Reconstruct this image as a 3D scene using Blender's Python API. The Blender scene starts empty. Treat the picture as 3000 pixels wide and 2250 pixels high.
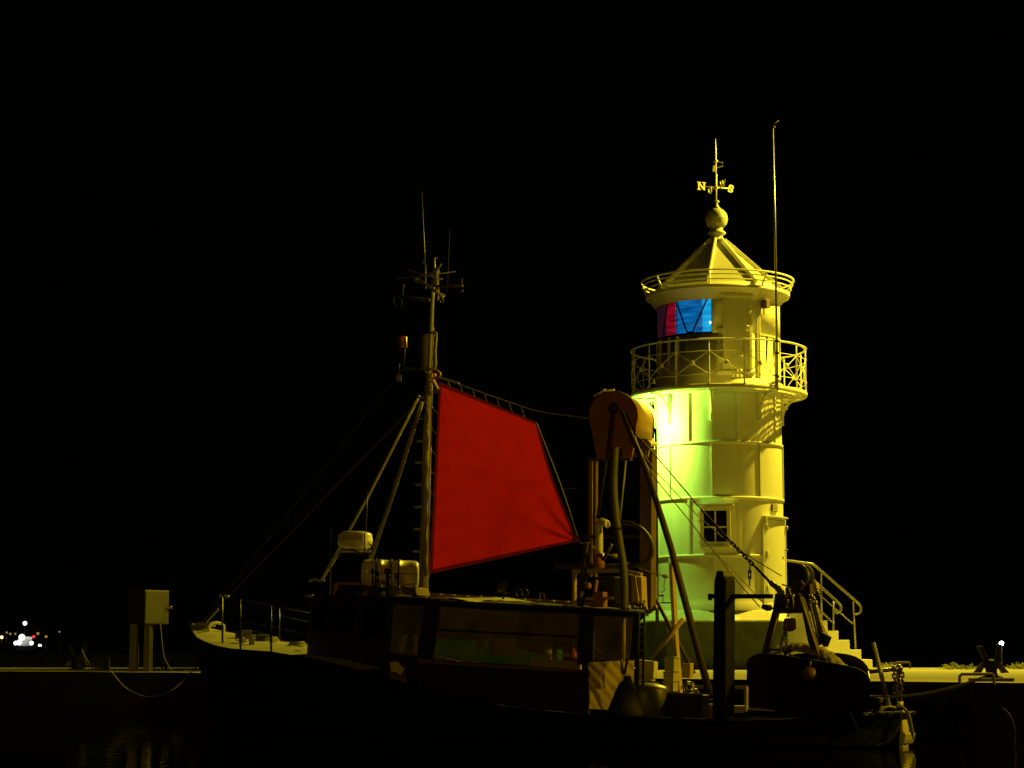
import bpy, bmesh, math, random
from mathutils import Vector, Matrix
random.seed(7)
C = bpy.data.collections.new("place"); 
sc = bpy.context.scene
sc.collection.children.link(C)
R = math.radians
# ------------------------------------------------------------------ camera
F = 6200.0; W, H = 3000.0, 2250.0; HOR = 1903.0; CAMZ = 1.3
TH = math.atan((HOR - H/2)/F)
cam = bpy.data.cameras.new("camera"); co = bpy.data.objects.new("camera", cam); sc.collection.objects.link(co)
cam.sensor_width = 36; cam.lens = 36*F/W; cam.clip_end = 6000; cam.clip_start = 0.1
co.location = (0, 0, CAMZ); co.rotation_euler = (math.pi/2 + TH, 0, 0)
sc.camera = co
# ------------------------------------------------------------------ world, exposure
wd = bpy.data.worlds.new("World"); sc.world = wd; wd.use_nodes = True
bg = wd.node_tree.nodes["Background"]; bg.inputs[0].default_value = (0.85, 0.8, 0.5, 1); bg.inputs[1].default_value = 0.00055
sc.view_settings.view_transform = 'Standard'; sc.view_settings.look = 'None'
sc.view_settings.exposure = 0; sc.view_settings.gamma = 1
SOD = (1.0, 0.76, 0.035)
def lamp(name, typ, loc, W_, col, size=0.2, aim=None, ang=120, blend=0.5):
    l = bpy.data.lights.new(name, typ); l.energy = W_; l.color = col; l.shadow_soft_size = size
    o = bpy.data.objects.new(name, l); sc.collection.objects.link(o); o.location = loc
    if typ == 'SPOT': l.spot_size = R(ang); l.spot_blend = blend
    if aim: o.rotation_euler = (Vector(aim)-Vector(loc)).to_track_quat('-Z', 'Y').to_euler()
    return o
# tall harbour lamp just outside the frame behind the lighthouse on the right, a lower quay lamp further right, and an added fill light behind the camera in place of promenade lighting
lamp("harbour_lamp", 'POINT', (13.35, 52.3, 16.4), 25000, (1.0, 0.74, 0.032), 0.16)
lamp("quay_lamp", 'POINT', (25.0, 34.5, 9.5), 900, (1.0, 0.60, 0.012), 0.2)
lamp("berth_fill", 'SPOT', (16.0, 25.0, 8.0), 7500, (1.0, 0.64, 0.015), 0.6, aim=(-.2, 33, 2.2), ang=40, blend=0.3)  # added spot with no real source, brightens the boat's deck gear
lamp("stairs_fill", 'SPOT', (12.0, 36.0, 7.0), 6500, (1.0, 0.74, 0.03), 0.2, aim=(8.75, 50.5, 1.0), ang=13, blend=0.35)  # extra narrow spot put in to brighten the steps
lamp("front_fill", 'POINT', (-14, -6, 9), 3300, (1.0, 0.58, 0.012), .5)
# ------------------------------------------------------------------ pixel <-> world helpers (used only to read positions off the photograph)
def ray(px, py):
    x = (px-W/2)/F; y = (H/2-py)/F
    return Vector((x, math.cos(TH)-y*math.sin(TH), math.sin(TH)+y*math.cos(TH)))
CP = Vector((0, 0, CAMZ))
def PY(px, py, Y): d = ray(px, py); return CP + d*(Y/d.y)
def PZ(px, py, z): d = ray(px, py); return CP + d*((z-CAMZ)/d.z)
S0 = Vector((5.24, 28.5, 0)); s2 = math.sqrt(.5); U = Vector((-s2, s2, 0)); V = Vector((s2, s2, 0)); Z = Vector((0, 0, 1))
def sp(u, v, z): return S0 + U*u + V*v + Z*z
def PV(px, py, v=0.0):
    d = ray(px, py); n = V; return CP + d*((S0 + V*v - CP).dot(n)/d.dot(n))
def PVs(pts, v=0.0): return [PV(x, y, v) for x, y in pts]
def PYs(pts, Y): return [PY(x, y, Y) for x, y in pts]
# ------------------------------------------------------------------ materials
mats = {}
def mat(name, col, rough=0.6, metal=0.0, var=0.25, scale=6.0, bump=0.15, stretch=(1, 1, 1), col2=None, spec=0.5, coat=0.0):
    m = bpy.data.materials.new(name); m.use_nodes = True; nt = m.node_tree; b = nt.nodes["Principled BSDF"]
    tc = nt.nodes.new("ShaderNodeTexCoord"); mp = nt.nodes.new("ShaderNodeMapping"); mp.inputs['Scale'].default_value = stretch
    nt.links.new(tc.outputs['Object'], mp.inputs['Vector'])
    n = nt.nodes.new("ShaderNodeTexNoise"); n.inputs['Scale'].default_value = scale; n.inputs['Detail'].default_value = 6; n.inputs['Roughness'].default_value = .62
    nt.links.new(mp.outputs[0], n.inputs['Vector'])
    r = nt.nodes.new("ShaderNodeValToRGB"); r.color_ramp.elements[0].position = .3; r.color_ramp.elements[1].position = .72
    c2 = col2 or tuple(c*(1-var) for c in col)
    r.color_ramp.elements[0].color = (*c2, 1); r.color_ramp.elements[1].color = (*col, 1)
    nt.links.new(n.outputs['Fac'], r.inputs['Fac']); nt.links.new(r.outputs['Color'], b.inputs['Base Color'])
    b.inputs['Roughness'].default_value = rough; b.inputs['Metallic'].default_value = metal; b.inputs['Specular IOR Level'].default_value = spec
    b.inputs['Coat Weight'].default_value = coat
    if bump:
        n2 = nt.nodes.new("ShaderNodeTexNoise"); n2.inputs['Scale'].default_value = scale*5; n2.inputs['Detail'].default_value = 4
        nt.links.new(mp.outputs[0], n2.inputs['Vector'])
        bp = nt.nodes.new("ShaderNodeBump"); bp.inputs['Strength'].default_value = bump; bp.inputs['Distance'].default_value = 0.02
        nt.links.new(n2.outputs['Fac'], bp.inputs['Height']); nt.links.new(bp.outputs[0], b.inputs['Normal'])
    mats[name] = m; return m
def emit(name, col, s):
    m = bpy.data.materials.new(name); m.use_nodes = True; nt = m.node_tree; nt.nodes.clear()
    e = nt.nodes.new("ShaderNodeEmission"); e.inputs[0].default_value = (*col, 1); e.inputs[1].default_value = s
    o = nt.nodes.new("ShaderNodeOutputMaterial"); nt.links.new(e.outputs[0], o.inputs[0]); mats[name] = m; return m
def cloth(name, col, trans=0.6, scale=40, tcol=None):
    m = bpy.data.materials.new(name); m.use_nodes = True; nt = m.node_tree; nt.nodes.clear()
    tc = nt.nodes.new("ShaderNodeTexCoord"); n = nt.nodes.new("ShaderNodeTexNoise"); n.inputs['Scale'].default_value = 3; n.inputs['Detail'].default_value = 5
    nt.links.new(tc.outputs['Object'], n.inputs['Vector'])
    r = nt.nodes.new("ShaderNodeValToRGB"); r.color_ramp.elements[0].color = (*[c*.86 for c in (tcol or col)], 1); r.color_ramp.elements[1].color = (*(tcol or col), 1)
    r.color_ramp.elements[0].position = .3; r.color_ramp.elements[1].position = .7
    nt.links.new(n.outputs['Fac'], r.inputs['Fac'])
    w = nt.nodes.new("ShaderNodeTexNoise"); w.inputs['Scale'].default_value = scale*6; nt.links.new(tc.outputs['Object'], w.inputs['Vector'])
    bp = nt.nodes.new("ShaderNodeBump"); bp.inputs['Strength'].default_value = .25; bp.inputs['Distance'].default_value = .004; nt.links.new(w.outputs['Fac'], bp.inputs['Height'])
    d = nt.nodes.new("ShaderNodeBsdfDiffuse"); d.inputs[0].default_value = (*col, 1); t = nt.nodes.new("ShaderNodeBsdfTranslucent")
    nt.links.new(r.outputs[0], t.inputs[0]); nt.links.new(bp.outputs[0], t.inputs['Normal']); nt.links.new(bp.outputs[0], d.inputs['Normal'])
    mx = nt.nodes.new("ShaderNodeMixShader"); mx.inputs[0].default_value = trans
    nt.links.new(d.outputs[0], mx.inputs[1]); nt.links.new(t.outputs[0], mx.inputs[2])
    o = nt.nodes.new("ShaderNodeOutputMaterial"); nt.links.new(mx.outputs[0], o.inputs[0]); mats[name] = m; return m
def clearsheet(name, tint, gloss=0.08, haze=0.08):
    m = bpy.data.materials.new(name); m.use_nodes = True; nt = m.node_tree; nt.nodes.clear()
    tc = nt.nodes.new("ShaderNodeTexCoord"); n = nt.nodes.new("ShaderNodeTexNoise"); n.inputs['Scale'].default_value = 2.5; n.inputs['Detail'].default_value = 7
    nt.links.new(tc.outputs['Object'], n.inputs['Vector'])
    mr = nt.nodes.new("ShaderNodeMapRange"); mr.inputs[1].default_value = .35; mr.inputs[2].default_value = .75; mr.inputs[3].default_value = haze*.3; mr.inputs[4].default_value = haze*1.6
    nt.links.new(n.outputs['Fac'], mr.inputs[0])
    t = nt.nodes.new("ShaderNodeBsdfTransparent"); t.inputs[0].default_value = (*tint, 1)
    d = nt.nodes.new("ShaderNodeBsdfDiffuse"); d.inputs[0].default_value = (.5, .48, .4, 1)
    g = nt.nodes.new("ShaderNodeBsdfGlossy"); g.inputs['Roughness'].default_value = .12
    a = nt.nodes.new("ShaderNodeMixShader"); nt.links.new(mr.outputs[0], a.inputs[0]); nt.links.new(t.outputs[0], a.inputs[1]); nt.links.new(d.outputs[0], a.inputs[2])
    b = nt.nodes.new("ShaderNodeMixShader"); b.inputs[0].default_value = gloss; nt.links.new(a.outputs[0], b.inputs[1]); nt.links.new(g.outputs[0], b.inputs[2])
    o = nt.nodes.new("ShaderNodeOutputMaterial"); nt.links.new(b.outputs[0], o.inputs[0]); mats[name] = m; return m
tower_paint = mat("tower_paint", (.74, .74, .68), .5, var=.16, scale=1.6, bump=.12, stretch=(1, 1, .35))
trim_paint = mat("trim_paint", (.76, .76, .70), .45, var=.15, scale=9, bump=.05)
roof_paint = mat("roof_paint", (.34, .35, .31), .5, var=.2, scale=2.5, bump=.1)
plinth_con = mat("plinth_stone", (.11, .125, .09), .9, var=.45, scale=3, bump=.5)
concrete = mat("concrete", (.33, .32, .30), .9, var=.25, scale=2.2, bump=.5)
concrete_shaded = mat("concrete_shaded", (.014, .014, .013), .95, var=.5, scale=1.5, bump=.6)  # concrete with the unlit wall face's shade put into its colour
black_paint = mat("black_paint", (.006, .006, .008), .35, var=.3, scale=3, bump=.05)
hull_paint = mat("hull_paint", (.008, .009, .014), .5, var=.4, scale=2, bump=.08, spec=.08)
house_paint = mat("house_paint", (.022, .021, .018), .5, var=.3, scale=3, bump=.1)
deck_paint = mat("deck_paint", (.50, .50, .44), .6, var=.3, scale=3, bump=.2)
mast_paint = mat("mast_paint", (.31, .29, .23), .45, var=.45, scale=5, bump=.1, stretch=(1, 1, .25))
steel = mat("steel", (.30, .28, .24), .38, metal=.75, var=.4, scale=14, bump=.1)
rust_steel = mat("rusty_steel", (.075, .052, .032), .7, metal=.3, var=.5, scale=8, bump=.3)
brown_paint = mat("brown_paint", (.17, .11, .06), .6, var=.4, scale=5, bump=.15)
orange_gel = mat("orange_fibreglass", (.40, .16, .03), .5, var=.35, scale=4, bump=.1)
tan_ply = mat("tan_plywood", (.52, .40, .20), .6, var=.22, scale=4, bump=.1, stretch=(1, 1, 6))
wood_orange = mat("varnished_wood", (.55, .20, .045), .5, var=.3, scale=8, bump=.1)
wood_brown = mat("old_wood", (.28, .13, .05), .7, var=.4, scale=6, bump=.3)
white_plastic = mat("white_plastic", (.70, .68, .60), .35, var=.12, scale=5, bump=.03, coat=.3)
grey_box = mat("grey_cabinet", (.052, .046, .034), .55, var=.15, scale=5, bump=.05)
rubber = mat("black_rubber", (.010, .010, .010), .8, var=.3, scale=8, bump=.15)
hose_mat = mat("ribbed_hose", (.065, .06, .04), .55, var=.3, scale=20, bump=.2)
rope_mat = mat("rope", (.36, .34, .24), .85, var=.4, scale=60, bump=.5)
dark_rope = mat("dark_wire", (.05, .045, .035), .6, metal=.4, var=.4, scale=50, bump=.3)
net_mat = mat("fishing_net", (.42, .37, .17), .9, var=.8, scale=30, bump=.6)
weed_mat = mat("seaweed", (.30, .34, .12), .8, var=.4, scale=12, bump=.5)
red_paint = mat("red_paint", (.34, .05, .03), .5, var=.3, scale=6, bump=.1)
orange_lamp = mat("orange_lens", (.35, .07, .01), .25, var=.2, scale=6, bump=.02, coat=.5)
crate_mat = mat("crate_plastic", (.42, .40, .34), .55, var=.25, scale=7, bump=.1)
dark_glass = mat("dark_glass", (.006, .005, .004), .04, var=.2, scale=3, bump=.0, spec=.3)
sail_mat = cloth("red_sailcloth", (.25, .014, .006), .62, tcol=(.34, .009, .004))
hem_mat = cloth("red_hem", (.18, .012, .006), .35, tcol=(.13, .008, .004))
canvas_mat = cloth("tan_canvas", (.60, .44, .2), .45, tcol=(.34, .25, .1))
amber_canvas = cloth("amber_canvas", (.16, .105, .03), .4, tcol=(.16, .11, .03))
green_canvas = cloth("green_canvas", (.10, .30, .26), .5, tcol=(.08, .24, .16))
plastic_sheet = clearsheet("clear_plastic", (.86, .84, .72), .05, .16)
glass_sheet = clearsheet("window_glass", (.8, .82, .8), .10, .03)
# ------------------------------------------------------------------ mesh builder
class MB:
    def __init__(s): s.v = []; s.f = []; s.sm = []
    def add(s, vs, fs, smooth=False):
        k = len(s.v); s.v += [Vector(p) for p in vs]; s.f += [tuple(i+k for i in f) for f in fs]; s.sm += [smooth]*len(fs); return s
    def box(s, c, size, rz=0, rx=0, ry=0, ax=None):
        if ax is None:
            m = Matrix.Rotation(rz, 3, 'Z') @ Matrix.Rotation(ry, 3, 'Y') @ Matrix.Rotation(rx, 3, 'X'); ax = [m.col[0], m.col[1], m.col[2]]
        c = Vector(c); a, b, d = [Vector(ax[i])*size[i]/2 for i in range(3)]
        vs = [c+a*i+b*j+d*k for k in (-1, 1) for j in (-1, 1) for i in (-1, 1)]
        return s.add(vs, [(0, 2, 3, 1), (4, 5, 7, 6), (0, 1, 5, 4), (2, 6, 7, 3), (0, 4, 6, 2), (1, 3, 7, 5)])
    def prism(s, pts, d, smooth=False):
        pts = [Vector(p) for p in pts]; d = Vector(d); n = len(pts)
        a = Vector((0, 0, 0))
        for i in range(n): a += pts[i].cross(pts[(i+1) % n])
        if a.dot(d) > 0: pts = pts[::-1]
        s.add(pts+[p+d for p in pts], [tuple(range(n)), tuple(range(2*n-1, n-1, -1))] + [(i, i+n, (i+1) % n+n, (i+1) % n) for i in range(n)])
        return s
    def bar(s, p, q, w, h=None, up=Z):
        p, q = Vector(p), Vector(q); h = h or w; t = (q-p); L = t.length; t = t/L
        x = t.cross(Vector(up)); 
        if x.length < 1e-3: x = t.cross(Vector((1, 0, 0)))
        x.normalize(); y = x.cross(t).normalized()
        return s.box((p+q)/2, (w, h, L), ax=(x, y, t))
    def tube(s, path, r, n=8, closed=False, cap=True):
        P = [Vector(p) for p in path]; m = len(P); rs = r if isinstance(r, (list, tuple)) else [r]*m
        vs = []; prev = None
        for i in range(m):
            if closed: t = P[(i+1) % m]-P[i-1]
            else: t = P[min(i+1, m-1)]-P[max(i-1, 0)]
            t.normalize()
            if prev is None:
                a = t.cross(Z); 
                if a.length < .05: a = t.cross(Vector((1, 0, 0)))
            else: a = prev - t*prev.dot(t)
            a.normalize(); prev = a; b = t.cross(a)
            for j in range(n):
                an = 2*math.pi*j/n; vs.append(P[i]+(a*math.cos(an)+b*math.sin(an))*rs[i])
        fs = []
        for i in range(m if closed else m-1):
            for j in range(n):
                i2 = (i+1) % m; fs.append((i*n+j, i*n+(j+1) % n, i2*n+(j+1) % n, i2*n+j))
        if cap and not closed: fs += [tuple(range(n-1, -1, -1)), tuple((m-1)*n+j for j in range(n))]
        return s.add(vs, fs, n > 5)
    def lathe(s, prof, c, n=48, a0=0, a1=2*math.pi, axis=Z, cap=False, smooth=True):
        c = Vector(c); axis = Vector(axis).normalized(); x = axis.orthogonal().normalized() if abs(axis.z) < .99 else Vector((1, 0, 0)); y = axis.cross(x)
        full = abs(a1-a0-2*math.pi) < 1e-6; k = n if full else n+1; vs = []
        for r, z in prof:
            for j in range(k):
                a = a0+(a1-a0)*j/n; vs.append(c+axis*z+(x*math.cos(a)+y*math.sin(a))*r)
        fs = []
        for i in range(len(prof)-1):
            for j in range(n):
                j2 = (j+1) % k; fs.append((i*k+j, i*k+j2, (i+1)*k+j2, (i+1)*k+j))
        s.add(vs, fs, smooth)
        if cap and full:
            K = len(s.v)-len(vs); s.f += [tuple(K+j for j in range(k-1, -1, -1)), tuple(K+(len(prof)-1)*k+j for j in range(k))]; s.sm += [False, False]
        return s
    def ball(s, c, r, n=12, sc_=(1, 1, 1)):
        vs = []; fs = []; c = Vector(c); m = n//2+1
        for i in range(m+1):
            t = math.pi*i/m
            for j in range(n):
                a = 2*math.pi*j/n; vs.append(c+Vector((math.sin(t)*math.cos(a)*sc_[0], math.sin(t)*math.sin(a)*sc_[1], math.cos(t)*sc_[2]))*r)
        for i in range(m):
            for j in range(n): fs.append((i*n+j, (i+1)*n+j, (i+1)*n+(j+1) % n, i*n+(j+1) % n))
        return s.add(vs, fs, True)
    def torus(s, c, R_, r, ax=(0, 0, 1), n=32, m=8, a0=0, a1=2*math.pi):
        c = Vector(c); ax = Vector(ax).normalized(); x = ax.orthogonal().normalized(); y = ax.cross(x)
        full = abs(a1-a0-2*math.pi) < 1e-6
        pts = [c+(x*math.cos(a0+(a1-a0)*i/n)+y*math.sin(a0+(a1-a0)*i/n))*R_ for i in range(n if full else n+1)]
        return s.tube(pts, r, m, closed=full)
    def grid(s, fn, nu, nv, smooth=True):
        vs = [fn(i/nu, j/nv) for i in range(nu+1) for j in range(nv+1)]
        fs = [(i*(nv+1)+j, (i+1)*(nv+1)+j, (i+1)*(nv+1)+j+1, i*(nv+1)+j+1) for i in range(nu) for j in range(nv)]
        return s.add(vs, fs, smooth)
ORG = {}
def put(name, mb, m, parent=None, label=None, cat=None, group=None, kind=None, bev=0, org=None, solid=0):
    if parent is not None: o0 = ORG[parent.name]
    else:
        if org is None:
            lo = Vector([min(p[i] for p in mb.v) for i in range(3)]); hi = Vector([max(p[i] for p in mb.v) for i in range(3)])
            org = Vector(((lo.x+hi.x)/2, (lo.y+hi.y)/2, lo.z))
        o0 = Vector(org)
    me = bpy.data.meshes.new(name); me.from_pydata([tuple(p-o0) for p in mb.v], [], mb.f)
    for i, p in enumerate(me.polygons): p.use_smooth = mb.sm[i]
    me.materials.append(m); me.update()
    bmm = bmesh.new(); bmm.from_mesh(me); bmesh.ops.remove_doubles(bmm, verts=bmm.verts, dist=1e-5); bmesh.ops.recalc_face_normals(bmm, faces=bmm.faces); bmm.to_mesh(me); bmm.free()
    o = bpy.data.objects.new(name, me); C.objects.link(o)
    if parent is not None: o.parent = parent
    else: o.location = o0
    ORG[o.name] = o0
    if bev:
        b = o.modifiers.new("bevel", 'BEVEL'); b.width = bev; b.segments = 2; b.limit_method = 'ANGLE'; b.angle_limit = R(50)
    if solid:
        q = o.modifiers.new("solidify", 'SOLIDIFY'); q.thickness = solid
    for k, v_ in (('label', label), ('category', cat), ('group', group), ('kind', kind)):
        if v_: o[k] = v_
    return o
def thing(name, org, label, cat, group=None):
    o = bpy.data.objects.new(name, None); C.objects.link(o); o.location = org; o.empty_display_size = .2
    ORG[o.name] = Vector(org); o['label'] = label; o['category'] = cat
    if group: o['group'] = group
    return o
def text_mesh(txt, size, depth, offset=0.0):
    cu = bpy.data.curves.new("t", 'FONT'); cu.body = txt; cu.size = size; cu.extrude = depth; cu.offset = offset; cu.align_x = 'CENTER'; cu.align_y = 'CENTER'; cu.resolution_u = 3
    o = bpy.data.objects.new("t", cu); sc.collection.objects.link(o); bpy.context.view_layer.update()
    dg = bpy.context.evaluated_depsgraph_get(); me = bpy.data.meshes.new_from_object(o.evaluated_get(dg))
    vs = [v.co.copy() for v in me.vertices]; fs = [tuple(p.vertices) for p in me.polygons]
    bpy.data.objects.remove(o); bpy.data.curves.remove(cu); bpy.data.meshes.remove(me); return vs, fs
def sag(p, q, drop, n=14):
    p, q = Vector(p), Vector(q); return [p.lerp(q, i/n) - Z*drop*4*(i/n)*(1-i/n) for i in range(n+1)]
def smoothpath(P, k=6):
    P = [Vector(p) for p in P]; out = []
    for i in range(len(P)-1):
        p0 = P[max(i-1, 0)]; p1 = P[i]; p2 = P[i+1]; p3 = P[min(i+2, len(P)-1)]
        for j in range(k):
            t = j/k; out.append(.5*((2*p1)+(p2-p0)*t+(2*p0-5*p1+4*p2-p3)*t*t+(3*p1-p0-3*p2+p3)*t**3))
    return out+[P[-1]]
# ================================================================== SETTING
QZ = 0.83
w = MB().add([(-2500, -60, 0), (2500, -60, 0), (2500, 4000, 0), (-2500, 4000, 0)], [(0, 1, 2, 3)])
wm = bpy.data.materials.new("sea_water"); wm.use_nodes = True; nt = wm.node_tree; b = nt.nodes["Principled BSDF"]
b.inputs['Base Color'].default_value = (.0012, .0016, .0014, 1); b.inputs['Roughness'].default_value = .035; b.inputs['IOR'].default_value = 1.33
tc = nt.nodes.new("ShaderNodeTexCoord"); n1 = nt.nodes.new("ShaderNodeTexNoise"); n1.inputs['Scale'].default_value = 1.6; n1.inputs['Detail'].default_value = 4
nt.links.new(tc.outputs['Object'], n1.inputs['Vector']); bp = nt.nodes.new("ShaderNodeBump"); bp.inputs['Strength'].default_value = .16; bp.inputs['Distance'].default_value = .05
nt.links.new(n1.outputs['Fac'], bp.inputs['Height']); nt.links.new(bp.outputs[0], b.inputs['Normal'])
put("water", w, wm, kind='structure', org=(0, 0, 0))
qf = [PZ(3000, 2001, QZ), PZ(500, 1970, QZ), PZ(-900, 1960.5, QZ)]
d0 = (qf[0]-qf[1]).normalized(); far_r = qf[0]+d0*26
poly = [far_r, qf[0], qf[1], qf[2], Vector((qf[2].x-2, 56, QZ)), Vector((60, 56, QZ)), Vector((60, far_r.y, QZ))]
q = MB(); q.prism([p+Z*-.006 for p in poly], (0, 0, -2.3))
put("quay_wall", q, concrete_shaded, kind='structure', org=(5, 40, -1.5))
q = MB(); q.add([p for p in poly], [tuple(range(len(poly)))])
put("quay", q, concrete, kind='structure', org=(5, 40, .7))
m = MB(); bx0, bx1 = PY(-700, 1909, 120).x, PY(760, 1909, 120).x
def bw(a, b_):
    x = bx0+(bx1-bx0)*a; t = b_*math.pi; n_ = .16*math.sin(a*311+b_*9)*math.sin(a*97+b_*23)+.1*math.sin(a*733-b_*31)
    return Vector((x, 121.5-2.6*math.cos(t)*(1+.2*n_), -.3+(1.36+n_*.35)*math.sin(t)**.8))
m.grid(bw, 260, 10, False); put("reflection_block", m, rubber, kind='structure')  # added dark bank that hides the distant lights' reflections in the water
# ================================================================== LIGHTHOUSE
Ty = 51.5; Tx = PY(2107, 1300, Ty).x; A0 = math.atan2(Tx, Ty)
def zt(py): return PY(2107, py, Ty).z
def rm(pr, py): z = zt(py); return pr*(Ty*math.cos(TH)+(z-CAMZ)*math.sin(TH))/F/math.cos(A0)
def tp(phi, r, z): a = R(phi)-A0; return Vector((Tx+r*math.sin(a), Ty-r*math.cos(a), z))
def cyl(px, py, r):
    d = ray(px, py); ox, oy = CP.x-Tx, CP.y-Ty; a = d.x**2+d.y**2; b_ = 2*(ox*d.x+oy*d.y); c = ox*ox+oy*oy-r*r
    D = b_*b_-4*a*c; t = (-b_-math.sqrt(max(D, 0)))/(2*a); p = CP+d*t
    return math.degrees(math.atan2(p.x-Tx, -(p.y-Ty))+A0), p.z
def cbox(mb, a0, a1, z0, z1, r0, r1, n=None, smooth=False):
    n = n or max(2, int(abs(a1-a0)/3)); vs = []; fs = []
    for i in range(n+1):
        a = a0+(a1-a0)*i/n; vs += [tp(a, r0, z0), tp(a, r1, z0), tp(a, r1, z1), tp(a, r0, z1)]
    for i in range(n):
        k = 4*i
        for j in range(4): fs.append((k+j, k+(j+1) % 4, k+4+(j+1) % 4, k+4+j))
    fs += [(0, 3, 2, 1), (4*n, 4*n+1, 4*n+2, 4*n+3)]
    return mb.add(vs, fs, smooth)
TC = Vector((Tx, Ty, 0))
lh = thing("lighthouse", (Tx, Ty, QZ), "round iron lighthouse with two railed galleries and blue lit lantern window, behind the boat", "lighthouse")
zG = zt(1158); zG2 = zt(870); zB = zt(1752); RS1 = rm(180, 1160); RS0 = rm(185, 1760); RL = rm(180, 950)
def rs(z): t = (z-zB)/(zG-zB); return RS0+(RS1-RS0)*t
m = MB(); m.lathe([(RS0+.10, zt(1792)), (RS0+.09, zt(1780)), (RS0+.04, zt(1768)), (RS0, zt(1755))]+[(rs(zB+(zG-zB)*i/10), zB+(zG-zB)*i/10) for i in range(1, 11)], TC, 96)
rings = [zt(1312), zt(1470), zt(1635)]
for z in rings: m.lathe([(rs(z)-.01, z-.035), (rs(z)+.032, z-.03), (rs(z)+.032, z+.028), (rs(z)-.01, z+.035)], TC, 96)
lev = [zG]+rings+[zB]
for k in range(4):
    off = -28.5 if k % 2 == 0 else -6
    for j in range(8):
        a = off+45*j; z0, z1 = lev[k+1]+.03, lev[k]-.03
        if k >= 2 and 40 < (a % 360) < 86: continue
        cbox(m, a-.85, a+.85, z0, z1, rs((z0+z1)/2)-.03, rs((z0+z1)/2)+.034, 1)
put("shaft", m, tower_paint, lh)
# stone plinth and its whitewashed sloping cap
za, zb_ = zt(1790), zt(1817); pL = PY(1897, 1817, Ty-1.75); pR = PY(2246, 1817, Ty-1.75); yb = Ty+1.7
zb_ = pL.z; za = PY(2000, 1790, Ty-1.6).z
def ring4(x0, x1, y0, y1, z, c=.25): return [Vector(p) for p in ((x0+c, y0, z), (x1-c, y0, z), (x1, y0+c, z), (x1, y1-c, z), (x1-c, y1, z), (x0+c, y1, z), (x0, y1-c, z), (x0, y0+c, z))]
xL, xR = pL.x, PY(2300, 1817, Ty).x
m = MB(); b0 = ring4(xL, xR, Ty-1.75, yb, zb_-.03, .35); b1 = ring4(xL, xR, Ty-1.75, yb, zb_, .35); b2 = ring4(xL+.22, xR-.16, Ty-1.56, yb-.2, za, .45); b3 = ring4(xL+.24, xR-.18, Ty-1.5, yb-.22, za+.02, .45)
vs = b0+b1+b2+b3; m.add(vs, [(k*8+j, k*8+(j+1) % 8, k*8+8+(j+1) % 8, k*8+8+j) for k in range(3) for j in range(8)]+[tuple(range(24, 32)), tuple(range(7, -1, -1))])
put("plinth_cap", m, tower_paint, lh, bev=.015)
m = MB(); m.prism(ring4(xL+.09, xR-.09, Ty-1.66, yb-.09, QZ+.002, .35), (0, 0, zb_-.032-QZ)); put("plinth", m, plinth_con, lh)
# lantern room
m = MB(); zl0 = zG+.02; m.lathe([(RL+.11, zl0), (RL+.11, zl0+.10), (RL+.06, zl0+.13), (RL+.05, zl0+.2), (RL, zl0+.24), (RL, zt(1000))], TC, 96)
wa0, _ = cyl(2085.5, 915, RL); zw1 = zt(889); zw0 = zt(1001)
m.lathe([(RL, zt(1000)), (RL, zw0)], TC, 96)
cbox(m, wa0, 360-112, zw0-.005, zw1+.3, RL-.05, RL, 70, True)
cbox(m, 360-112, 360+wa0, zw1, zw1+.3, RL-.05, RL, 40, True)
m.lathe([(RL-.004, zw0-.005), (RL-.2, zw0-.005)], TC, 96)
m.lathe([(RL+.0, zt(905)), (RL+.03, zt(897)), (RL+.09, zt(887)), (RL+.2, zG2-.02), (RL+.22, zG2)], TC, 96)
for a in (38.5, 41): cbox(m, a-.4, a+.4, zl0+.2, zG2-.05, RL-.02, RL+.022, 1)
zs = cyl(2250, 984, RL)[1]; cbox(m, 42, 120, zs-.015, zs+.015, RL-.02, RL+.015)
put("lantern_room", m, tower_paint, lh)
# coloured lantern glazing lit from inside
def glowglass(name, col, s, dark):
    mt = bpy.data.materials.new(name); mt.use_nodes = True; nt = mt.node_tree; b = nt.nodes["Principled BSDF"]
    b.inputs['Base Color'].default_value = (*[c*.2 for c in col], 1); b.inputs['Roughness'].default_value = .15
    tc = nt.nodes.new("ShaderNodeTexCoord"); mp = nt.nodes.new("ShaderNodeMapping"); mp.inputs['Scale'].default_value = (1.2, 1.2, 9)
    nt.links.new(tc.outputs['Object'], mp.inputs['Vector']); n = nt.nodes.new("ShaderNodeTexNoise"); n.inputs['Scale'].default_value = 1.6; n.inputs['Detail'].default_value = 5
    nt.links.new(mp.outputs[0], n.inputs['Vector']); r = nt.nodes.new("ShaderNodeValToRGB")
    r.color_ramp.elements[0].position = .32; r.color_ramp.elements[0].color = (*dark, 1); r.color_ramp.elements[1].position = .68; r.color_ramp.elements[1].color = (*col, 1)
    nt.links.new(n.outputs['Fac'], r.inputs['Fac']); nt.links.new(r.outputs[0], b.inputs['Emission Color']); b.inputs['Emission Strength'].default_value = s
    mats[name] = mt; return mt
blue_g = glowglass("blue_lantern_glass", (.003, .17, .48), 1.0, (.001, .03, .14)); cyan_g = glowglass("bright_blue_lantern_glass", (.012, .46, .82), 1.0, (.005, .22, .55))
red_g = glowglass("red_lantern_glass", (.26, .003, .014), 1.0, (.07, .002, .008)); dkred_g = glowglass("dim_red_lantern_glass", (.03, .004, .008), 1.0, (.008, .004, .01))
panes = [(1925, 1934, dkred_g), (1934, 1952, dkred_g), (1952, 1980, red_g), (1980, 2058, blue_g), (2058, 2084.5, cyan_g)]
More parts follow.
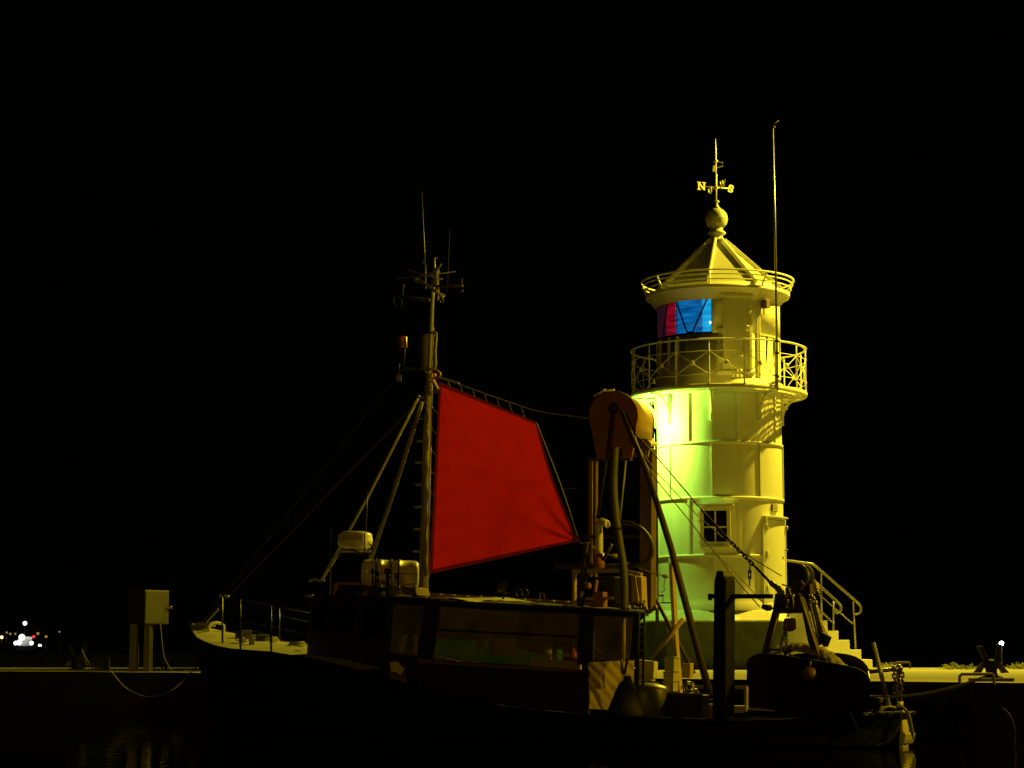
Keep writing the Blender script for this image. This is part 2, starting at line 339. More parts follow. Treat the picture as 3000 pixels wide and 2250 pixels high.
for x0, x1, g in panes:
    a0 = cyl(x0 if x0 > 1927 else 1927.5, 930, RL-.04)[0]; a1 = cyl(x1, 930, RL-.04)[0]
    if x0 < 1930: a0 = -112
    m = MB(); cbox(m, a0, a1, zw0, zw1, RL-.05, RL-.04, None, True); put("lantern_pane", m, g, lh)
def onw(px, py, r): a, z = cyl(px, py, r); return tp(a, r, z)
m = MB(); m.ball(onw(2081, 945, RL-.03), .022, 10, (1, 1, 1.6)); put("pane_glint", m, emit("lens_glint", (.75, .95, 1), 3), lh)  # glowing ball standing in for a white lamp reflection on the pane
m = MB()
def cline(x0, y0, x1, y1, r, w_, k=8): 
    return m.tube([onw(x0+(x1-x0)*i/k, y0+(y1-y0)*i/k, r) for i in range(k+1)], w_, 6)
for a_ in ((1976, 868, 2012, 972), (2077, 862, 2029, 973), (1958, 876, 1943, 980)): cline(*a_, RL-.02, .021)
cline(2030, 972, 2012, 973, RL-.02, .018)
for a in (cyl(2085, 915, RL)[0], cyl(1981, 930, RL)[0]): m.tube([tp(a, RL-.02, zw0), tp(a, RL-.02, zw1)], .012, 6)
cbox(m, -112, wa0, zw0-.02, zw0+.03, RL-.03, RL+.012, 40); cbox(m, -112, wa0, zw1-.03, zw1+.02, RL-.03, RL+.012, 40)
put("glazing_bar", m, black_paint, lh)
# lantern door
dr = MB(); a0, z1 = cyl(2116, 872, RL); a1, _ = cyl(2196, 872, RL); z0 = cyl(2150, 1080, RL)[1]; z1 = cyl(2150, 869, RL)[1]
cbox(dr, a0, a1, z0, z1, RL-.01, RL+.03); do = put("door", dr, tower_paint, lh, bev=.006)
m = MB(); cbox(m, a1-1.5, a1+1.0, z0-.03, z1+.03, RL-.02, RL+.055, 2); cbox(m, a0-1.2, a1+1.6, z1+.005, z1+.07, RL-.02, RL+.09); cbox(m, a0-5, a1+4, z0-.12, z0-.06, RL-.02, RL+.05)
put("door_frame", m, trim_paint, do)
for py in (888, 968, 1052):
    m = MB(); z = cyl(2108, py, RL)[1]; cbox(m, a0-5, a0+1, z-.05, z+.05, RL, RL+.04, 2); m.tube([tp(a0-.6, RL+.05, z-.09), tp(a0-.6, RL+.05, z+.09)], .012, 6); put("hinge", m, trim_paint, do)
m = MB(); zh = cyl(2188, 957, RL)[1]; p = tp(a1-3.2, RL+.03, zh); m.tube([p, tp(a1-3.2, RL+.11, zh), tp(a1-7, RL+.11, zh+.0)], .013, 6); put("handle", m, trim_paint, do); m = MB(); m.tube([tp(a1-4, RL+.03, zh-.12), tp(a1-4, RL+.1, zh-.12), tp(a1-6, RL+.1, zh-.05)], .01, 6); put("lock", m, trim_paint, do); m = MB()
zq = cyl(2170, 1052, RL)[1]; m.tube([tp(a0+14, RL+.06, zq+.06), tp(a0+18, RL+.06, zq+.06), tp(a0+18, RL+.06, zq-.1)], .014, 6); put("handle", m, trim_paint, do)
m = MB(); aa, zz = cyl(2233, 893, RL); m.box(tp(aa, RL+.12, zz), (.13, .16, .2), rz=R(aa)-A0); m.box(tp(aa, RL+.03, zz), (.05, .1, .08), rz=R(aa)-A0); m.tube([tp(aa, RL+.05, zz-.1), tp(aa+1, RL+.03, zz-.25)], .02, 6)
put("lamp_housing", m, brown_paint, lh, bev=.01)
for px, py in ((2262, 940), (2262, 1068)):
    m = MB(); aa, zz = cyl(px, py, RL); m.tube([tp(aa, RL-.02, zz+.05), tp(aa, RL+.05, zz+.05), tp(aa, RL+.05, zz-.05), tp(aa, RL-.02, zz-.05)], .01, 6); put("wall_hook", m, steel, lh)
# galleries
def gratedeck(z, r0, r1, nr, nrad, t):
    g = MB()
    for i in range(nr+1):
        r = r0+(r1-r0)*i/nr; g.lathe([(r-.012, z-t), (r+.012, z-t), (r+.012, z), (r-.012, z), (r-.012, z-t)], TC, 96)
    for j in range(nrad):
        a = 360*j/nrad; g.bar(tp(a, r0, z-t/2-.003), tp(a, r1, z-t/2-.003), .022, t*.7)
    return g
RD = rm(254, 1158); g = gratedeck(zG+.01, RS1-.04, RD-.04, 9, 112, .014); cbox(g, 165, 360+22, zG-.02, zG+.018, RS1-.03, RD-.03, 72)
for r in (RS1+.02, RS1+.3): g.lathe([(r-.02, zG-.1), (r+.02, zG-.1), (r+.02, zG-.03), (r-.02, zG-.03), (r-.02, zG-.1)], TC, 96)
put("gallery_grating", g, trim_paint, lh)
m = MB(); m.lathe([(RD-.06, zG-.075), (RD+.01, zG-.075), (RD+.02, zG-.06), (RD+.02, zG+.015), (RD-.0, zG+.03), (RD-.05, zG+.03), (RD-.05, zG-.07)], TC, 128)
put("gallery_rim", m, trim_paint, lh)
zR1 = zt(1028); RR = rm(252, 1028)
m = MB(); m.lathe([(RR-.035, zR1-.018), (RR+.03, zR1-.018), (RR+.035, zR1+.006), (RR, zR1+.02), (RR-.035, zR1+.006), (RR-.035, zR1-.018)], TC, 128); put("gallery_handrail", m, trim_paint, lh)
zm1, zm0 = zt(1062), zt(1128)
m = MB()
for z in (zm1, zm0): m.torus(TC+Z*z, RR, .009, n=96, m=6)
put("gallery_midrail", m, trim_paint, lh)
for j in range(16):
    a = -5.8+22.5*j; m = MB(); m.tube([tp(a, RR, zG+.01), tp(a, RR, zG+.08), tp(a, RR, zm0), tp(a, RR, zm1), tp(a, RR, zR1-.01)], [.03, .018, .017, .017, .016], 8)
    for z in (zm0, zm1): m.ball(tp(a, RR, z), .03, 8)
    put("railing_post", m, trim_paint, lh)
for j in range(16):
    a = -5.8+22.5*j; m = MB(); h = (zm0+zm1)/2
    m.tube([tp(a+22.5*t/8, RR, zm0+(zm1-zm0)*t/8) for t in range(9)], .010, 6); m.tube([tp(a+22.5*t/8, RR-.012, zm1-(zm1-zm0)*t/8) for t in range(9)], .010, 6)
    c = tp(a+11.25, RR-.03, h); ax = tp(a+11.25, RR+1, h)-tp(a+11.25, RR, h); m.lathe([(.05, 0), (.058, .01), (.058, .035), (.045, .045), (.012, .05)], c, 16, axis=ax, cap=True)
    put("cross_brace", m, trim_paint, lh)
for j in range(8):
    a = -6+45*j; m = MB(); ro, ri = RD-.06, RS1+.01; zb2 = zt(1243); zt2 = zG-.08
    P = [(ri+(ro-ri)*(1-math.cos(t))**1.0, zb2+(zt2-zb2)*math.sin(t)) for t in [i*math.pi/2/10 for i in range(11)]]
    pts = [tp(a, r, z) for r, z in P]; tn = tp(a+90, 1, 0)-tp(a+90, 0, 0)
    m.tube(pts, [.05]*3+[.042]*8, 6); m.bar(tp(a, ri-.02, zt2-.01), tp(a, ro, zt2-.01), .07, .06)
    m.bar(tp(a, ri+.01, zb2-.06), tp(a, ri+.01, zt2), .08, .09)
    mid = P[6]; m.bar(tp(a, mid[0], mid[1]), tp(a, mid[0]-.06, zt2), .03, .03)
    m.ball(tp(a, ri+.02, zb2-.03), .045, 8); m.tube([tp(a, P[4][0], P[4][1]), tp(a, P[4][0]+.05, P[4][1]-.05)], .02, 6)
    put("bracket", m, trim_paint, lh)
RU = rm(208, 862); g = gratedeck(zG2+.02, RL+.0, RU-.03, 5, 96, .012); g.lathe([(RU-.05, zG2-.06), (RU+.0, zG2-.06), (RU+.01, zG2-.04), (RU+.01, zG2+.03), (RU-.03, zG2+.035), (RU-.05, zG2-.05)], TC, 96)
for j in range(16): a = -6+22.5*j; g.prism([tp(a, RL, zG2-.3), tp(a, RU-.05, zG2-.03), tp(a, RL, zG2-.03)], (tp(a+90, .02, 0)-tp(a+90, 0, 0)))
put("upper_gallery", g, trim_paint, lh)
zu = [zt(828), zt(840), zt(853)]; ru = [rm(221, 828), rm(218, 840), rm(213, 853)]
for i in range(3):
    m = MB(); m.torus(TC+Z*zu[i], ru[i], .022 if i == 0 else .016, n=96, m=6); put("upper_handrail", m, trim_paint, lh)
for j in range(8):
    a = -6+45*j; m = MB(); m.tube(smoothpath([tp(a, RU-.03, zG2), tp(a, RU-.035, zG2+.1), tp(a, ru[1]-.02, zu[1]), tp(a, ru[0], zu[0]+.02)]), .022, 8); put("upper_railing_post", m, trim_paint, lh)
# roof
zr0, zr1 = zt(852), zt(706); rr0, rr1 = rm(178, 850), rm(17, 706); m = MB()
vs = [tp(-8+45*j, rr0, zr0) for j in range(8)]+[tp(-8+45*j, rr1, zr1) for j in range(8)]+[tp(-8+45*j, RL+.02, zG2+.02) for j in range(8)]
m.add(vs, [(j, (j+1) % 8, 8+(j+1) % 8, 8+j) for j in range(8)]+[(16+j, 16+(j+1) % 8, (j+1) % 8, j) for j in range(8)]); m.add(vs[8:16], [tuple(range(8))])
put("roof", m, roof_paint, lh)
for j in range(8):
    a = -8+45*j; m = MB(); m.bar(tp(a, rr0+.06, zr0-.02), tp(a, rr1+.04, zr1+.01), .05, .12); put("roof_rib", m, trim_paint, lh, bev=.008)
m = MB(); X = lambda p, y: rm(p, y)
m.lathe([(X(24, 705), zt(708)), (X(24, 705), zt(703)), (X(20, 700), zt(702)), (X(17, 696), zt(696)), (X(19, 690), zt(689)), (X(27, 684), zt(685)), (X(27, 680), zt(682)), (X(20, 678), zt(678)), (X(18, 672), zt(670)), (X(20, 664), zt(664)), (X(22, 662), zt(661))]
        + [(X(33, 645)*math.sin(t), zt(642)-X(33, 645)*math.cos(t)) for t in [R(48+i*8) for i in range(15)]]
        + [(X(13, 612), zt(611)), (X(10, 608), zt(608)), (X(4, 600), zt(598)), (X(3.5, 596), zt(595)), (X(9, 592), zt(592)), (X(8, 589), zt(589)), (X(3, 586), zt(586)), (0.001, zt(585))], TC, 32)
r_ = X(33.6, 645); m.torus(TC+Z*zt(643), r_-.004, .008, n=32, m=6); put("finial", m, roof_paint, lh)
m = MB(); m.tube([(Tx, Ty, zt(588)), (Tx, Ty, zt(555)), (Tx, Ty, zt(550))], [.014, .018, .04], 8); m.tube([(Tx, Ty, zt(550)), (Tx, Ty, zt(512))], [.03, .025], 8)
m.tube([(Tx, Ty, zt(512)), (Tx, Ty, zt(473)), (Tx, Ty, zt(440)), (Tx, Ty, zt(407))], [.016, .016, .018, .007], 8)
m.ball((Tx, Ty, zt(472)), .055, 10, (1, 1, .7)); m.ball((Tx, Ty, zt(550)), .06, 10, (1, 1, .7)); m.ball((Tx, Ty, zt(514)), .04, 8)
vn = put("weather_vane", m, trim_paint, lh)
m = MB(); zc = zt(549); an = -0.18; dN = Vector((-math.cos(an), math.sin(an)*-1, 0)).normalized()
dN = Vector((-.93, -.36, 0)).normalized(); dW = Vector((.36, -.93, 0)); L1 = X(42, 549)/.93
m.tube([(Tx, Ty, zc)+dN*L1 if False else Vector((Tx, Ty, zc))+dN*L1, Vector((Tx, Ty, zc))-dN*L1], .014, 6); m.tube([Vector((Tx, Ty, zc))+dW*L1, Vector((Tx, Ty, zc))-dW*L1], .012, 6)
put("compass_arm", m, trim_paint, vn)
def letter(ch, pos, face_x, size=.20, serif=True, thin=.012):
    vs, fs = text_mesh(ch, size*1.38, thin, .008); fx = Vector(face_x).normalized()
    lo = min(v.y for v in vs); hi = max(v.y for v in vs); cx = (min(v.x for v in vs)+max(v.x for v in vs))/2; cy = (lo+hi)/2
    k = size/(hi-lo); nrm = fx.cross(Z)
    mb = MB(); mb.add([Vector(pos)+fx*(v.x-cx)*k+Z*(v.y-cy)*k+nrm*v.z for v in vs], fs)
    if ch == 'N':
        hw = (max(v.x for v in vs)-cx)*k
        for sx, sz in ((-1, 1), (-1, -1), (1, 1)): mb.box(Vector(pos)+fx*sx*(hw-.025)+Z*sz*(size/2-.012), (.095, .03, .026), ax=(fx, nrm, Z))
    if ch == 'S':
        for sx, sz in ((1, 1), (-1, -1)): mb.box(Vector(pos)+fx*sx*.065+Z*sz*(size/2-.06), (.022, .028, .08), ax=(fx, nrm, Z))
    put("compass_letter", mb, trim_paint, vn)
c0 = Vector((Tx, Ty, zc))
letter('N', c0+dN*(L1+.02)+Z*.0, -dN); letter('S', c0-dN*(L1+.02), -dN); letter('W', c0+dW*(L1*.9), dW); letter('O', c0-dW*(L1*.9), dW)
m = MB(); zv = zt(492); dv = Vector((.45, .89, 0)); m.prism([c0*1+dv*.02+Z*(zv-zc-.1), c0-dv*.25+Z*(zv-zc-.14), c0-dv*.2+Z*(zv-zc+.02), c0+dv*.02+Z*(zv-zc+.08)], (.01, -.005, 0)); m.tube([c0+Z*(zv-zc), c0+dv*.5+Z*(zv-zc+.15)], .01, 6)
m.ball(c0+dv*.42+Z*(zt(467)-zc), .045, 8, (.6, 1, 1)); m.tube([c0+dv*.42+Z*(zt(467)-zc), c0+Z*(zt(472)-zc)], .007, 5); put("wind_vane", m, rubber, vn)
# shaft window
fr = MB(); rw = rs(zt(1550)); aw0, zt_ = cyl(2051, 1484, rw); aw1 = cyl(2141, 1484, rw)[0]; zb1 = cyl(2095, 1600, rw)[1]; zt_ = cyl(2095, 1484, rw)[1]
wc = (aw0+aw1)/2; wn = (tp(wc, 1, 0)-tp(wc, 0, 0)); wx = tp(wc+90, 1, 0)-tp(wc+90, 0, 0); wo = tp(wc, rw+.085, (zt_+zb1)/2); WW = rw*2*math.sin(R((aw1-aw0)/2)); HH = zt_-zb1
def wbox(mb, x, z, sx, sz, y0, y1): mb.box(wo+wx*x+Z*z+wn*(y0+y1)/2, (sx, y1-y0, sz), ax=(wx, wn, Z))
for s_ in (-1, 1): wbox(fr, s_*(WW/2-.045), 0, .09, HH, -.2, .03)
wbox(fr, 0, HH/2-.05, WW-.18, .10, -.12, .028); wbox(fr, 0, -HH/2+.05, WW-.18, .10, -.12, .028)
wi = put("window", fr, tower_paint, lh, bev=.006)
m = MB(); wbox(m, 0, 0, .035, HH-.2, -.05, -.01); wbox(m, 0, -.02, WW-.18, .035, -.05, -.012); put("glazing_bar", m, trim_paint, wi)
m = MB(); wbox(m, 0, 0, WW-.182, HH-.202, -.06, -.052); put("pane", m, dark_glass, wi)
m = MB(); wbox(m, 0, HH/2+.03, WW+.16, .035, -.1, .16); put("window_hood", m, trim_paint, wi)
m = MB(); wbox(m, 0, -HH/2-.02, WW+.0, .04, -.1, .10); put("sill", m, trim_paint, wi)
m = MB()
for z in (.3, .12, -.22, -.38): wbox(m, -WW/2-.03, z, .05, .06, .0, .03)
m.tube([wo-wx*(WW/2+.03)+Z*.4+wn*.04, wo-wx*(WW/2+.03)-Z*.42+wn*.04], .008, 5); put("hinge", m, trim_paint, wi)
# shaft door
rd = rs(zt(1640)); ad0, zd1 = cyl(2243, 1524, rd); ad1 = ad0+34; zd1 = cyl(2250, 1524, rd)[1]; zd0 = zt(1775)+.02; ac = (ad0+ad1)/2
m = MB(); cbox(m, ad0, ad1, zd0, zd1, rd-.02, rd+.045); do = put("door", m, tower_paint, lh, bev=.006)
m = MB(); cbox(m, ad0-5, ad0-.6, zd0, zd1+.06, rd-.03, rd+.06, 2); cbox(m, ad1+.6, ad1+4, zd0, zd1+.06, rd-.03, rd+.06, 2); put("door_frame", m, trim_paint, do)
m = MB()
for i in range(9): pass
cbox(m, ad0-4, ad1+1, zd1+.07, zd1+.10, rd-.02, rd+.13); cbox(m, ad0-4, ad0-2.6, zd1-.12, zd1+.07, rd-.02, rd+.14, 1); put("door_hood", m, trim_paint, do, bev=.006)
for py in (1548, 1628, 1728):
    m = MB(); z = zt(py); m.tube([tp(ad0-1, rd+.075, z-.09), tp(ad0-1, rd+.075, z+.09)], .016, 6); cbox(m, ad0-3.4, ad0+2, z-.07, z+.07, rd+.02, rd+.062, 2); put("hinge", m, trim_paint, do)
m = MB(); z = zt(1615); m.tube([tp(ad1-3, rd+.04, z), tp(ad1-3, rd+.13, z), tp(ad1-7, rd+.13, z)], .015, 6); put("handle", m, steel, do); m = MB(); z = zt(1550); m.ball(tp(ad1+1, rd+.09, z), .05, 8); put("door_bell", m, steel, do)
m = MB(); a_, z_ = cyl(2268, 1488, rd)
cbox(m, a_-4.5, a_+4.5, z_-.09, z_+.09, rd-.02, rd+.03, 2); vg = put("vent", m, brown_paint, lh)
m = MB()
for i in range(5): cbox(m, a_-4, a_+4, z_-.075+i*.034, z_-.06+i*.034, rd+.03, rd+.04, 2)
put("slat", m, trim_paint, vg)
# antenna pole clamped to the gallery railing
m = MB(); ap = tp(40.2, RR+.03, zG); m.tube([ap-Z*.1, Vector((ap.x, ap.y, zt(700))), Vector((ap.x-.02, ap.y, PY(2267, 372, ap.y).z))], [.03, .026, .022], 8)
for z in (zm0, zm1, zR1): m.box(Vector((ap.x, ap.y, z))-Z*.02, (.09, .09, .05))
pt = PY(2267, 372, ap.y); pl = put("antenna_pole", m, steel, lh)
m = MB(); m.tube([PY(2257, 369, ap.y), PY(2281, 353, ap.y)], .012, 6); m.prism([PY(2281, 348, ap.y), PY(2284, 350, ap.y), PY(2287, 358, ap.y), PY(2283, 357, ap.y)], (0, .02, 0)); m.ball(pt, .035, 8); put("wind_sensor", m, rust_steel, pl)
# floodlight on its pole left of the tower
FL = PY(1846, 1236, Ty-1.1)
m = MB(); pb = PY(1921, 1300, Ty-1.9); fp = thing("floodlight", (pb.x, pb.y, QZ), "slim pole with floodlight head lighting the left side of the tower green", "floodlight")
m.tube([(pb.x, pb.y, QZ), (pb.x, pb.y, pb.z+.25)], [.045, .035], 8); put("pole", m, black_paint, fp)
m = MB(); m.tube([(pb.x, pb.y, pb.z+.2), FL+Vector((0, 0, .14))], .03, 6); put("arm", m, black_paint, fp)
m = MB(); aim = (TC+Z*FL.z-FL).normalized(); m.lathe([(.06, -.12), (.12, -.1), (.16, .0), (.16, .02)], FL-aim*.05, 16, axis=aim); put("lamp_head", m, black_paint, fp)
lamp("floodlight_beam", 'SPOT', FL, 820, (.50, 1.0, .075), .09, aim=tuple(TC+Z*(FL.z-.9)), ang=165, blend=.35)
m = MB(); p = PY(1915, 1706, pb.y); m.box((p.x-.0, pb.y-.1, PY(1915, 1722, pb.y).z), (.16, .12, .5)); put("switch_box", m, white_plastic, fp, bev=.01)
m = MB(); yy = pb.y; m.bar(PY(1921, 1766, yy), PY(1966, 1766, yy), .03, .03); m.bar(PY(1942, 1746, yy), PY(1942, 1766, yy), .02, .02); m.bar(PY(1931, 1745, yy), PY(1945, 1745, yy), .04, .04); put("bracket", m, black_paint, fp)
# ---------------------------------------------------------------- stairs
YS = Ty-1.0; edge = [(2424, 1817), (2456, 1848), (2489, 1875), (2523, 1903), (2556, 1932)]
xs0 = PY(2300, 1790, YS).x; zland = PY(2380, 1790, YS).z
st = thing("staircase", (PY(2420, 1950, YS).x, YS+.6, QZ), "whitewashed concrete steps with tubular handrails running down to the right of the lighthouse door", "stairs")
m = MB(); pts = [Vector((xs0, YS, QZ+.003)), Vector((xs0, YS, zland)), Vector((PY(2393, 1790, YS).x, YS, zland))]
for i, (ex, ey) in enumerate(edge):
    p = PY(ex, ey, YS); pts += [Vector((pts[-1].x, YS, p.z)), Vector((p.x, YS, p.z))]
pts.append(Vector((pts[-1].x, YS, QZ+.003))); m.prism(pts, (0, 1.15, 0)); put("steps", m, tower_paint, st, bev=.012)
def rail(name, pts, Y, posts, r=.03):
    m = MB(); P = smoothpath(PYs(pts, Y), 5); m.tube(P, r, 8); ro = put(name, m, steel, st)
    for (x0, y0, x1, y1) in posts: m = MB(); m.tube([PY(x0, y0, Y), PY(x1, y1, Y)], .024, 8); m.tube([PY(x1, y1, Y)-Z*.03, PY(x1, y1, Y)+Z*.02], .05, 8); put("post", m, steel, ro)
rail("handrail", [(2248, 1641), (2300, 1642), (2350, 1648), (2372, 1651), (2390, 1660), (2450, 1712), (2508, 1762), (2521, 1777), (2520, 1793), (2508, 1799), (2500, 1796)], YS+1.1, [(2273, 1642, 2273, 1735), (2407, 1678, 2407, 1820), (2500, 1760, 2507, 1905)])
rail("handrail", [(2340, 1670), (2372, 1690), (2400, 1715), (2455, 1765), (2464, 1778), (2462, 1790), (2452, 1795), (2445, 1790)], YS+.05, [(2442, 1757, 2442, 1910), (2380, 1700, 2380, 1800)])
rail("midrail", [(2400, 1740), (2450, 1785), (2500, 1828)], YS+1.1, [], .02); rail("midrail", [(2380, 1768), (2400, 1786), (2440, 1824)], YS+.05, [], .02)
# ================================================================== FISHING BOAT
bt = thing("fishing_boat", sp(7.5, 0, 0), "dark-hulled fishing cutter with a red sail, moored in front of the lighthouse", "fishing boat")
def interp(T, x):
    if x <= T[0][0]: return T[0][1]
    for (a, b_), (c, d) in zip(T, T[1:]):
        if x <= c: t = (x-a)/(c-a); return b_+(d-b_)*t
    return T[-1][1]
BT = [(0, .05), (.3, .62), (.7, 1.12), (1.2, 1.4), (2, 1.72), (3, 1.9), (4, 1.98), (6, 2.02), (8, 2.0), (10, 1.93), (11, 1.86), (12, 1.72), (13, 1.48), (14, 1.1), (14.6, .82), (15.2, .47), (15.6, .2), (15.85, .03)]
ZT = [(0, .47), (1, .40), (2, .36), (4, .38), (5.5, .46), (7, .66), (8.5, .92), (10, 1.14), (11.2, 1.25), (12.6, 1.30), (13.5, 1.37), (14.5, 1.49), (15.2, 1.62), (15.85, 1.76)]
st_u = sorted(set([a for a, _ in BT]+[a for a, _ in ZT]+[i*.5 for i in range(32)]))
def hullpt(u, k, side):
    b_ = interp(BT, u); z = interp(ZT, u); fl = 1.0-.55*max(0, (u-11)/4.85); al = 1-.35*max(0, (1.5-u)/1.5)
    prof = [(1, z), (1, z-.02), (.985-.1*(1-fl), z*.6), (.95*fl*al, .05), (.8*fl*al, -.35), (.35*fl*al, -.7), (0.0, -.85)]
    f, zz = prof[k]; uu = u - (max(0, u-14)*.55*max(0, (z-zz))/1.8)*.8 + (max(0, .8-u)*.4*max(0, .4-zz)); return sp(uu, side*b_*f, zz)
m = MB(); n = len(st_u)
for side in (-1, 1):
    vs = [hullpt(u, k, side) for u in st_u for k in range(7)]; m.add(vs, [(i*7+k, i*7+k+1, (i+1)*7+k+1, (i+1)*7+k) for i in range(n-1) for k in range(6)], True)
vs = [hullpt(0, k, -1) for k in range(7)]+[hullpt(0, k, 1) for k in range(7)]; m.add(vs, [(k, k+7, k+8, k+1) for k in range(6)])
vs = [hullpt(15.85, k, -1) for k in range(7)]+[hullpt(15.85, k, 1) for k in range(7)]; m.add(vs, [(k, k+1, k+8, k+7) for k in range(6)])
# bulwark inside
ua = [u for u in st_u if u <= 9.0]
for side in (-1, 1):
    vs = []
    for u in ua: b_ = interp(BT, u); z = interp(ZT, u); vs += [sp(u+(.06 if u < .2 else 0), side*b_, z), sp(u+(.06 if u < .2 else 0), side*max(b_-.08, .02), z), sp(u+(.06 if u < .2 else 0), side*max(b_-.09, .01), .03)]
    m.add(vs, [(i*3+k, i*3+k+1, (i+1)*3+k+1, (i+1)*3+k) for i in range(len(ua)-1) for k in range(2)])
put("hull", m, hull_paint, bt)
m = MB(); vs = []
for u in ua: b_ = max(interp(BT, u)-.085, .02); vs += [sp(u, -b_, .05), sp(u, b_, .05)]
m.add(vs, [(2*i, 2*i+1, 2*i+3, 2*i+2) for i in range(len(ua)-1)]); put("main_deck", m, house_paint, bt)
uf = [u for u in st_u if u >= 9.0]; m = MB(); vs = []
for u in uf:
    b_ = interp(BT, u)-.02; z = interp(ZT, u)
    for k in range(-4, 5): vs.append(sp(u, b_*k/4, z-.02+.05*(1-(k/4)**2)))
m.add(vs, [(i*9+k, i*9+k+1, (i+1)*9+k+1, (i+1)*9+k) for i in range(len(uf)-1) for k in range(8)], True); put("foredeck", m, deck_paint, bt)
m = MB()
for side in (-1, 1):
    m.tube([sp(u, side*(interp(BT, u)+.015), interp(ZT, u)-.01) for u in st_u], .035, 6)
put("rubbing_strake", m, black_paint, bt)
for (ua_, ub_) in ((0.15, 1.0), (4.2, 5.9)):
    m = MB(); k = 8
    P = [sp(ua_+(ub_-ua_)*i/k, -interp(BT, ua_+(ub_-ua_)*i/k)+.03, interp(ZT, ua_+(ub_-ua_)*i/k)+.012) for i in range(k+1)]
    for i in range(k): m.bar(P[i], P[i+1], .07, .02)
    put("rail_cap", m, mast_paint, bt)
m = MB(); P = PVs([(2030, 2013), (2190, 2014)], 1.9); m.bar(P[0], P[1], .06, .05)
for px in (2040, 2186): m.bar(PV(px, 2014, 1.9), PV(px, 2085, 1.9), .05, .05)
put("side_rail", m, mast_paint, bt)
# stern: sternpost, rudder head
m = MB(); m.prism(PVs([(2632, 2088), (2639, 2080), (2644, 2120), (2646, 2146), (2647, 2150), (2639, 2265), (2625, 2265), (2635, 2150)], -.06), V*.15); rdd = put("rudder", m, white_plastic, bt, bev=.02)
m = MB(); m.prism(PVs([(2641, 2146), (2649, 2144), (2653, 2152), (2650, 2168), (2645, 2180), (2637, 2181), (2637, 2160)], -.09), V*.24); put("rudder_foot", m, white_plastic, rdd, bev=.02)
# wheelhouse
vN = -1.3
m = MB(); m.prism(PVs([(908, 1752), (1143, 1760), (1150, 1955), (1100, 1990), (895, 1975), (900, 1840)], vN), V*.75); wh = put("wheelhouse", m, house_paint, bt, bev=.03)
m = MB(); m.prism(PVs([(898, 1741), (1262, 1752), (1262, 1762), (896, 1750)], vN-.08), V*2.1); put("wheelhouse_roof", m, black_paint, wh, bev=.02)
for q_ in ([(975, 1775), (1040, 1778), (1036, 1860), (972, 1853)], [(1062, 1780), (1128, 1782), (1126, 1868), (1060, 1862)], [(918, 1772), (958, 1774), (955, 1848), (915, 1842)]):
    m = MB(); m.prism(PVs(q_, vN-.004), -V*.012); put("window", m, dark_glass, wh)
m = MB(); m.tube(PVs([(906, 1862), (1140, 1925)], vN-.02), .012, 6); put("grab_rail", m, rubber, wh)
m = MB(); m.prism(PVs([(978, 1744), (985, 1714), (1048, 1716), (1050, 1746)], -.9), V*1.2); put("roof_box", m, house_paint, wh, bev=.02)
m = MB(); m.prism(PVs([(985, 1707), (1049, 1706), (1049, 1714), (985, 1712)], -.9), V*.05); m.prism(PVs([(980, 1709), (988, 1706), (988, 1722), (978, 1743), (976, 1740)], -.92), V*.03); put("orange_plank", m, wood_orange, wh)
m = MB(); m.tube(smoothpath(PVs([(905, 1702), (920, 1697), (940, 1701), (950, 1702)], -.5)), .02, 6); m.tube(PVs([(893, 1744), (916, 1745)], vN-.1), .022, 6); put("roof_trim", m, mast_paint, wh)
# deck shelter
sv = -1.45; sh_top = [(1140, 1757), (1262, 1762), (1740, 1786), (1885, 1797)]
m = MB(); 
def panel(pts, v=sv, t=.03): m.prism(PVs(pts, v), V*t)
panel([(1138, 1755), (1265, 1758), (1720, 1783), (1885, 1792), (1885, 1808), (1740, 1804), (1700, 1800), (1265, 1776), (1240, 1773), (1140, 1770)])
panel([(1140, 1771), (1152, 1771), (1142, 1912), (1132, 1912)]); panel([(1242, 1774), (1290, 1777), (1276, 1868), (1266, 1935), (1222, 1930)])
panel([(1697, 1801), (1739, 1805), (1737, 1936), (1690, 1950)]); panel([(1856, 1806), (1872, 1807), (1868, 1930), (1845, 1935)])
panel([(1277, 1842), (1700, 1864), (1700, 1869), (1277, 1848)])
panel([(1130, 1913), (1222, 1926), (1222, 1934), (1130, 1923)]); panel([(1222, 1931), (1690, 1960), (1724, 1966), (1724, 2092), (1222, 2075)]); panel([(1115, 1925), (1140, 1925), (1140, 1990), (1110, 1990)])
panel([(1188, 1932), (1224, 1936), (1224, 1995), (1188, 1990)])
sh = put("deck_shelter", m, house_paint, bt)
for q_ in ([(1152, 1771), (1242, 1774), (1228, 1925), (1142, 1912)], [(1290, 1778), (1697, 1801), (1700, 1862), (1280, 1842)], [(1280, 1848), (1700, 1869), (1692, 1958), (1266, 1935)], [(1739, 1806), (1856, 1807), (1847, 1936), (1737, 1936)]):
    m = MB(); m.prism(PVs(q_, sv+.012), V*.004); put("window", m, plastic_sheet, sh)
m = MB(); m.prism(PVs([(1224, 1927), (1268, 1937), (1690, 1960), (1690, 1970), (1224, 1942)], sv-.006), V*-.012); put("window_sill", m, brown_paint, sh)
m = MB(); c0_ = [(1724, 1940), (1858, 1934), (1856, 2084), (1724, 2076)]
def cv(a, b_):
    p0 = Vector(c0_[0]).lerp(Vector(c0_[1]), a); p1 = Vector(c0_[3]).lerp(Vector(c0_[2]), a); p = p0.lerp(p1, b_)
    return PV(p.x, p.y, sv+.02+.02*math.sin(a*7+b_*9)*math.sin(b_*3.1)+.012*math.sin((a-b_)*23))
m.grid(cv, 40, 30); put("canvas_panel", m, canvas_mat, sh)
